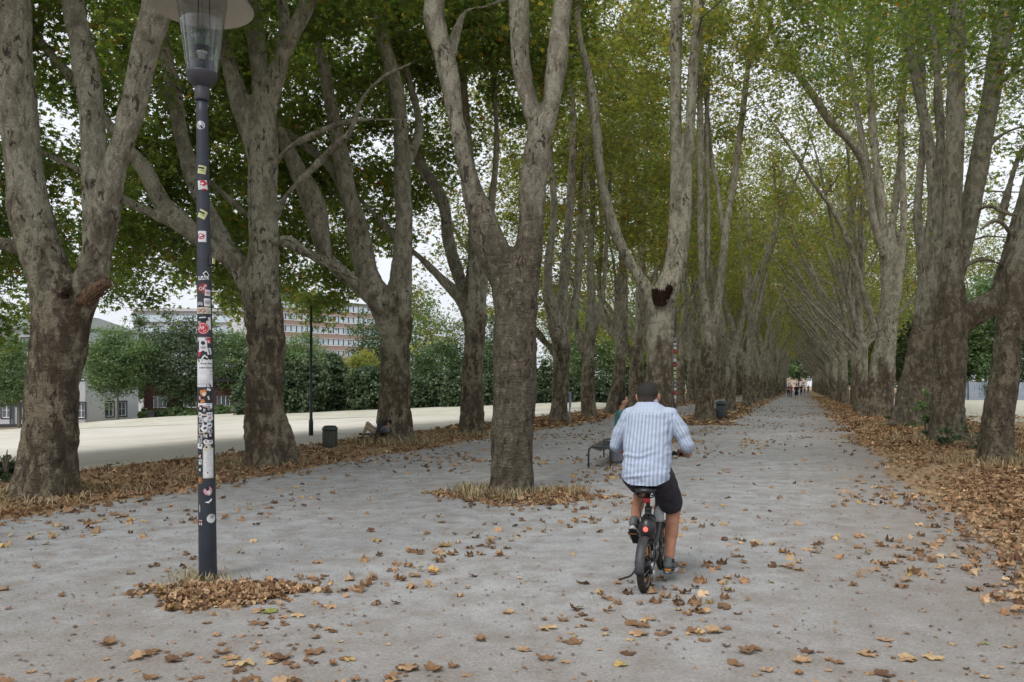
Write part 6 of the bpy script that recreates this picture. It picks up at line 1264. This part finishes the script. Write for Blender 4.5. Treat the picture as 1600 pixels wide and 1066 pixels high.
def ring(cx, cy, r0, r1, n, rng, sy=1): a = rng.uniform(0, 6.283, n); r = r0 + (r1 - r0) * rng.random(n) ** 1.4; C = np.stack([cx + r * np.cos(a) * (1 + .2 * np.sin(3 * a)), cy + r * sy * np.sin(a), 0 * a], 1); return C[rng.random(n) < np.clip(.55 + 1.1 * vnoise(C * 3.1), .05, 1)]
m = MB(); blades(m, ring(0.02, 11.35, .38, 1.05, 2600, rl_, .8), rl_, .17, .9); blades(m, ring(-3.2, 21.6, .5, 1.3, 1500, rl_), rl_, .26, .8, .01); blades(m, ring(-6.5, 11.1, .6, 1.2, 1300, rl_), rl_, .16, .9); blades(m, ring(-4.8, 15.7, .6, 1.3, 1200, rl_), rl_, .14, .9); blades(m, ring(-1.2, 25.3, .4, 1.0, 600, rl_), rl_, .2, .9, .012)
lp_ = lb; blades(m, ring(lp_[0], lp_[1] - .05, .06, .42, 500, rl_), rl_, .09, 1.0, .004)
for (px, py, Y, r1, n) in [(1480, 700, 22, 1.5, 1500), (1556, 735, 15.8, 1.3, 1300), (1425, 672, 30, 1.6, 1000), (1376, 655, 40, 1.8, 700)]: b = P(px, py, Y); blades(m, ring(b[0], b[1], .3, r1, n, rl_), rl_, .24, .7, .009)
Cg = strip_pts(16000, 8, 40, -13.6, -9.4, rl_, .8, .02); blades(m, Cg, rl_, .055, 1.2, .006); Cg = strip_pts(7000, 9, 45, 4.6, 10, rl_, .6, .02); blades(m, Cg, rl_, .12, 1.0, .008)
tag(m.build('dry_grass', STRAW, None, False, None, True), 'straw-coloured dry grass at the feet of the trees', 'grass', kind='stuff')
for (px, py, Y, hh, ww, lab) in [(1446, 690, 24.5, 1.3, .55, 'green sapling sprouting between the elbowed trunk and the double trunk'), (1462, 690, 22.3, .7, .5, 'small green shoots at the left foot of the elbowed trunk'), (1520, 715, 19.5, .55, .8, 'dull green weeds between the last two right-hand trunks'), (1400, 670, 31, .6, .4, 'low green weeds left of the double trunk'), (8, 745, 12.6, .5, .25, 'green weeds at the left edge beside the nearest trunk')]:
    b = P(px, py, Y); b[2] = 0; leafball('sapling', b + [0, 0, hh * .55], (ww, ww, hh * .5), lab, 'green shoots under the trees', LEAFL if px == 1446 else LEAFD, rl_, int(500 * hh + 150), .085, SH1, trunk=b, cat='plant', up=.2)
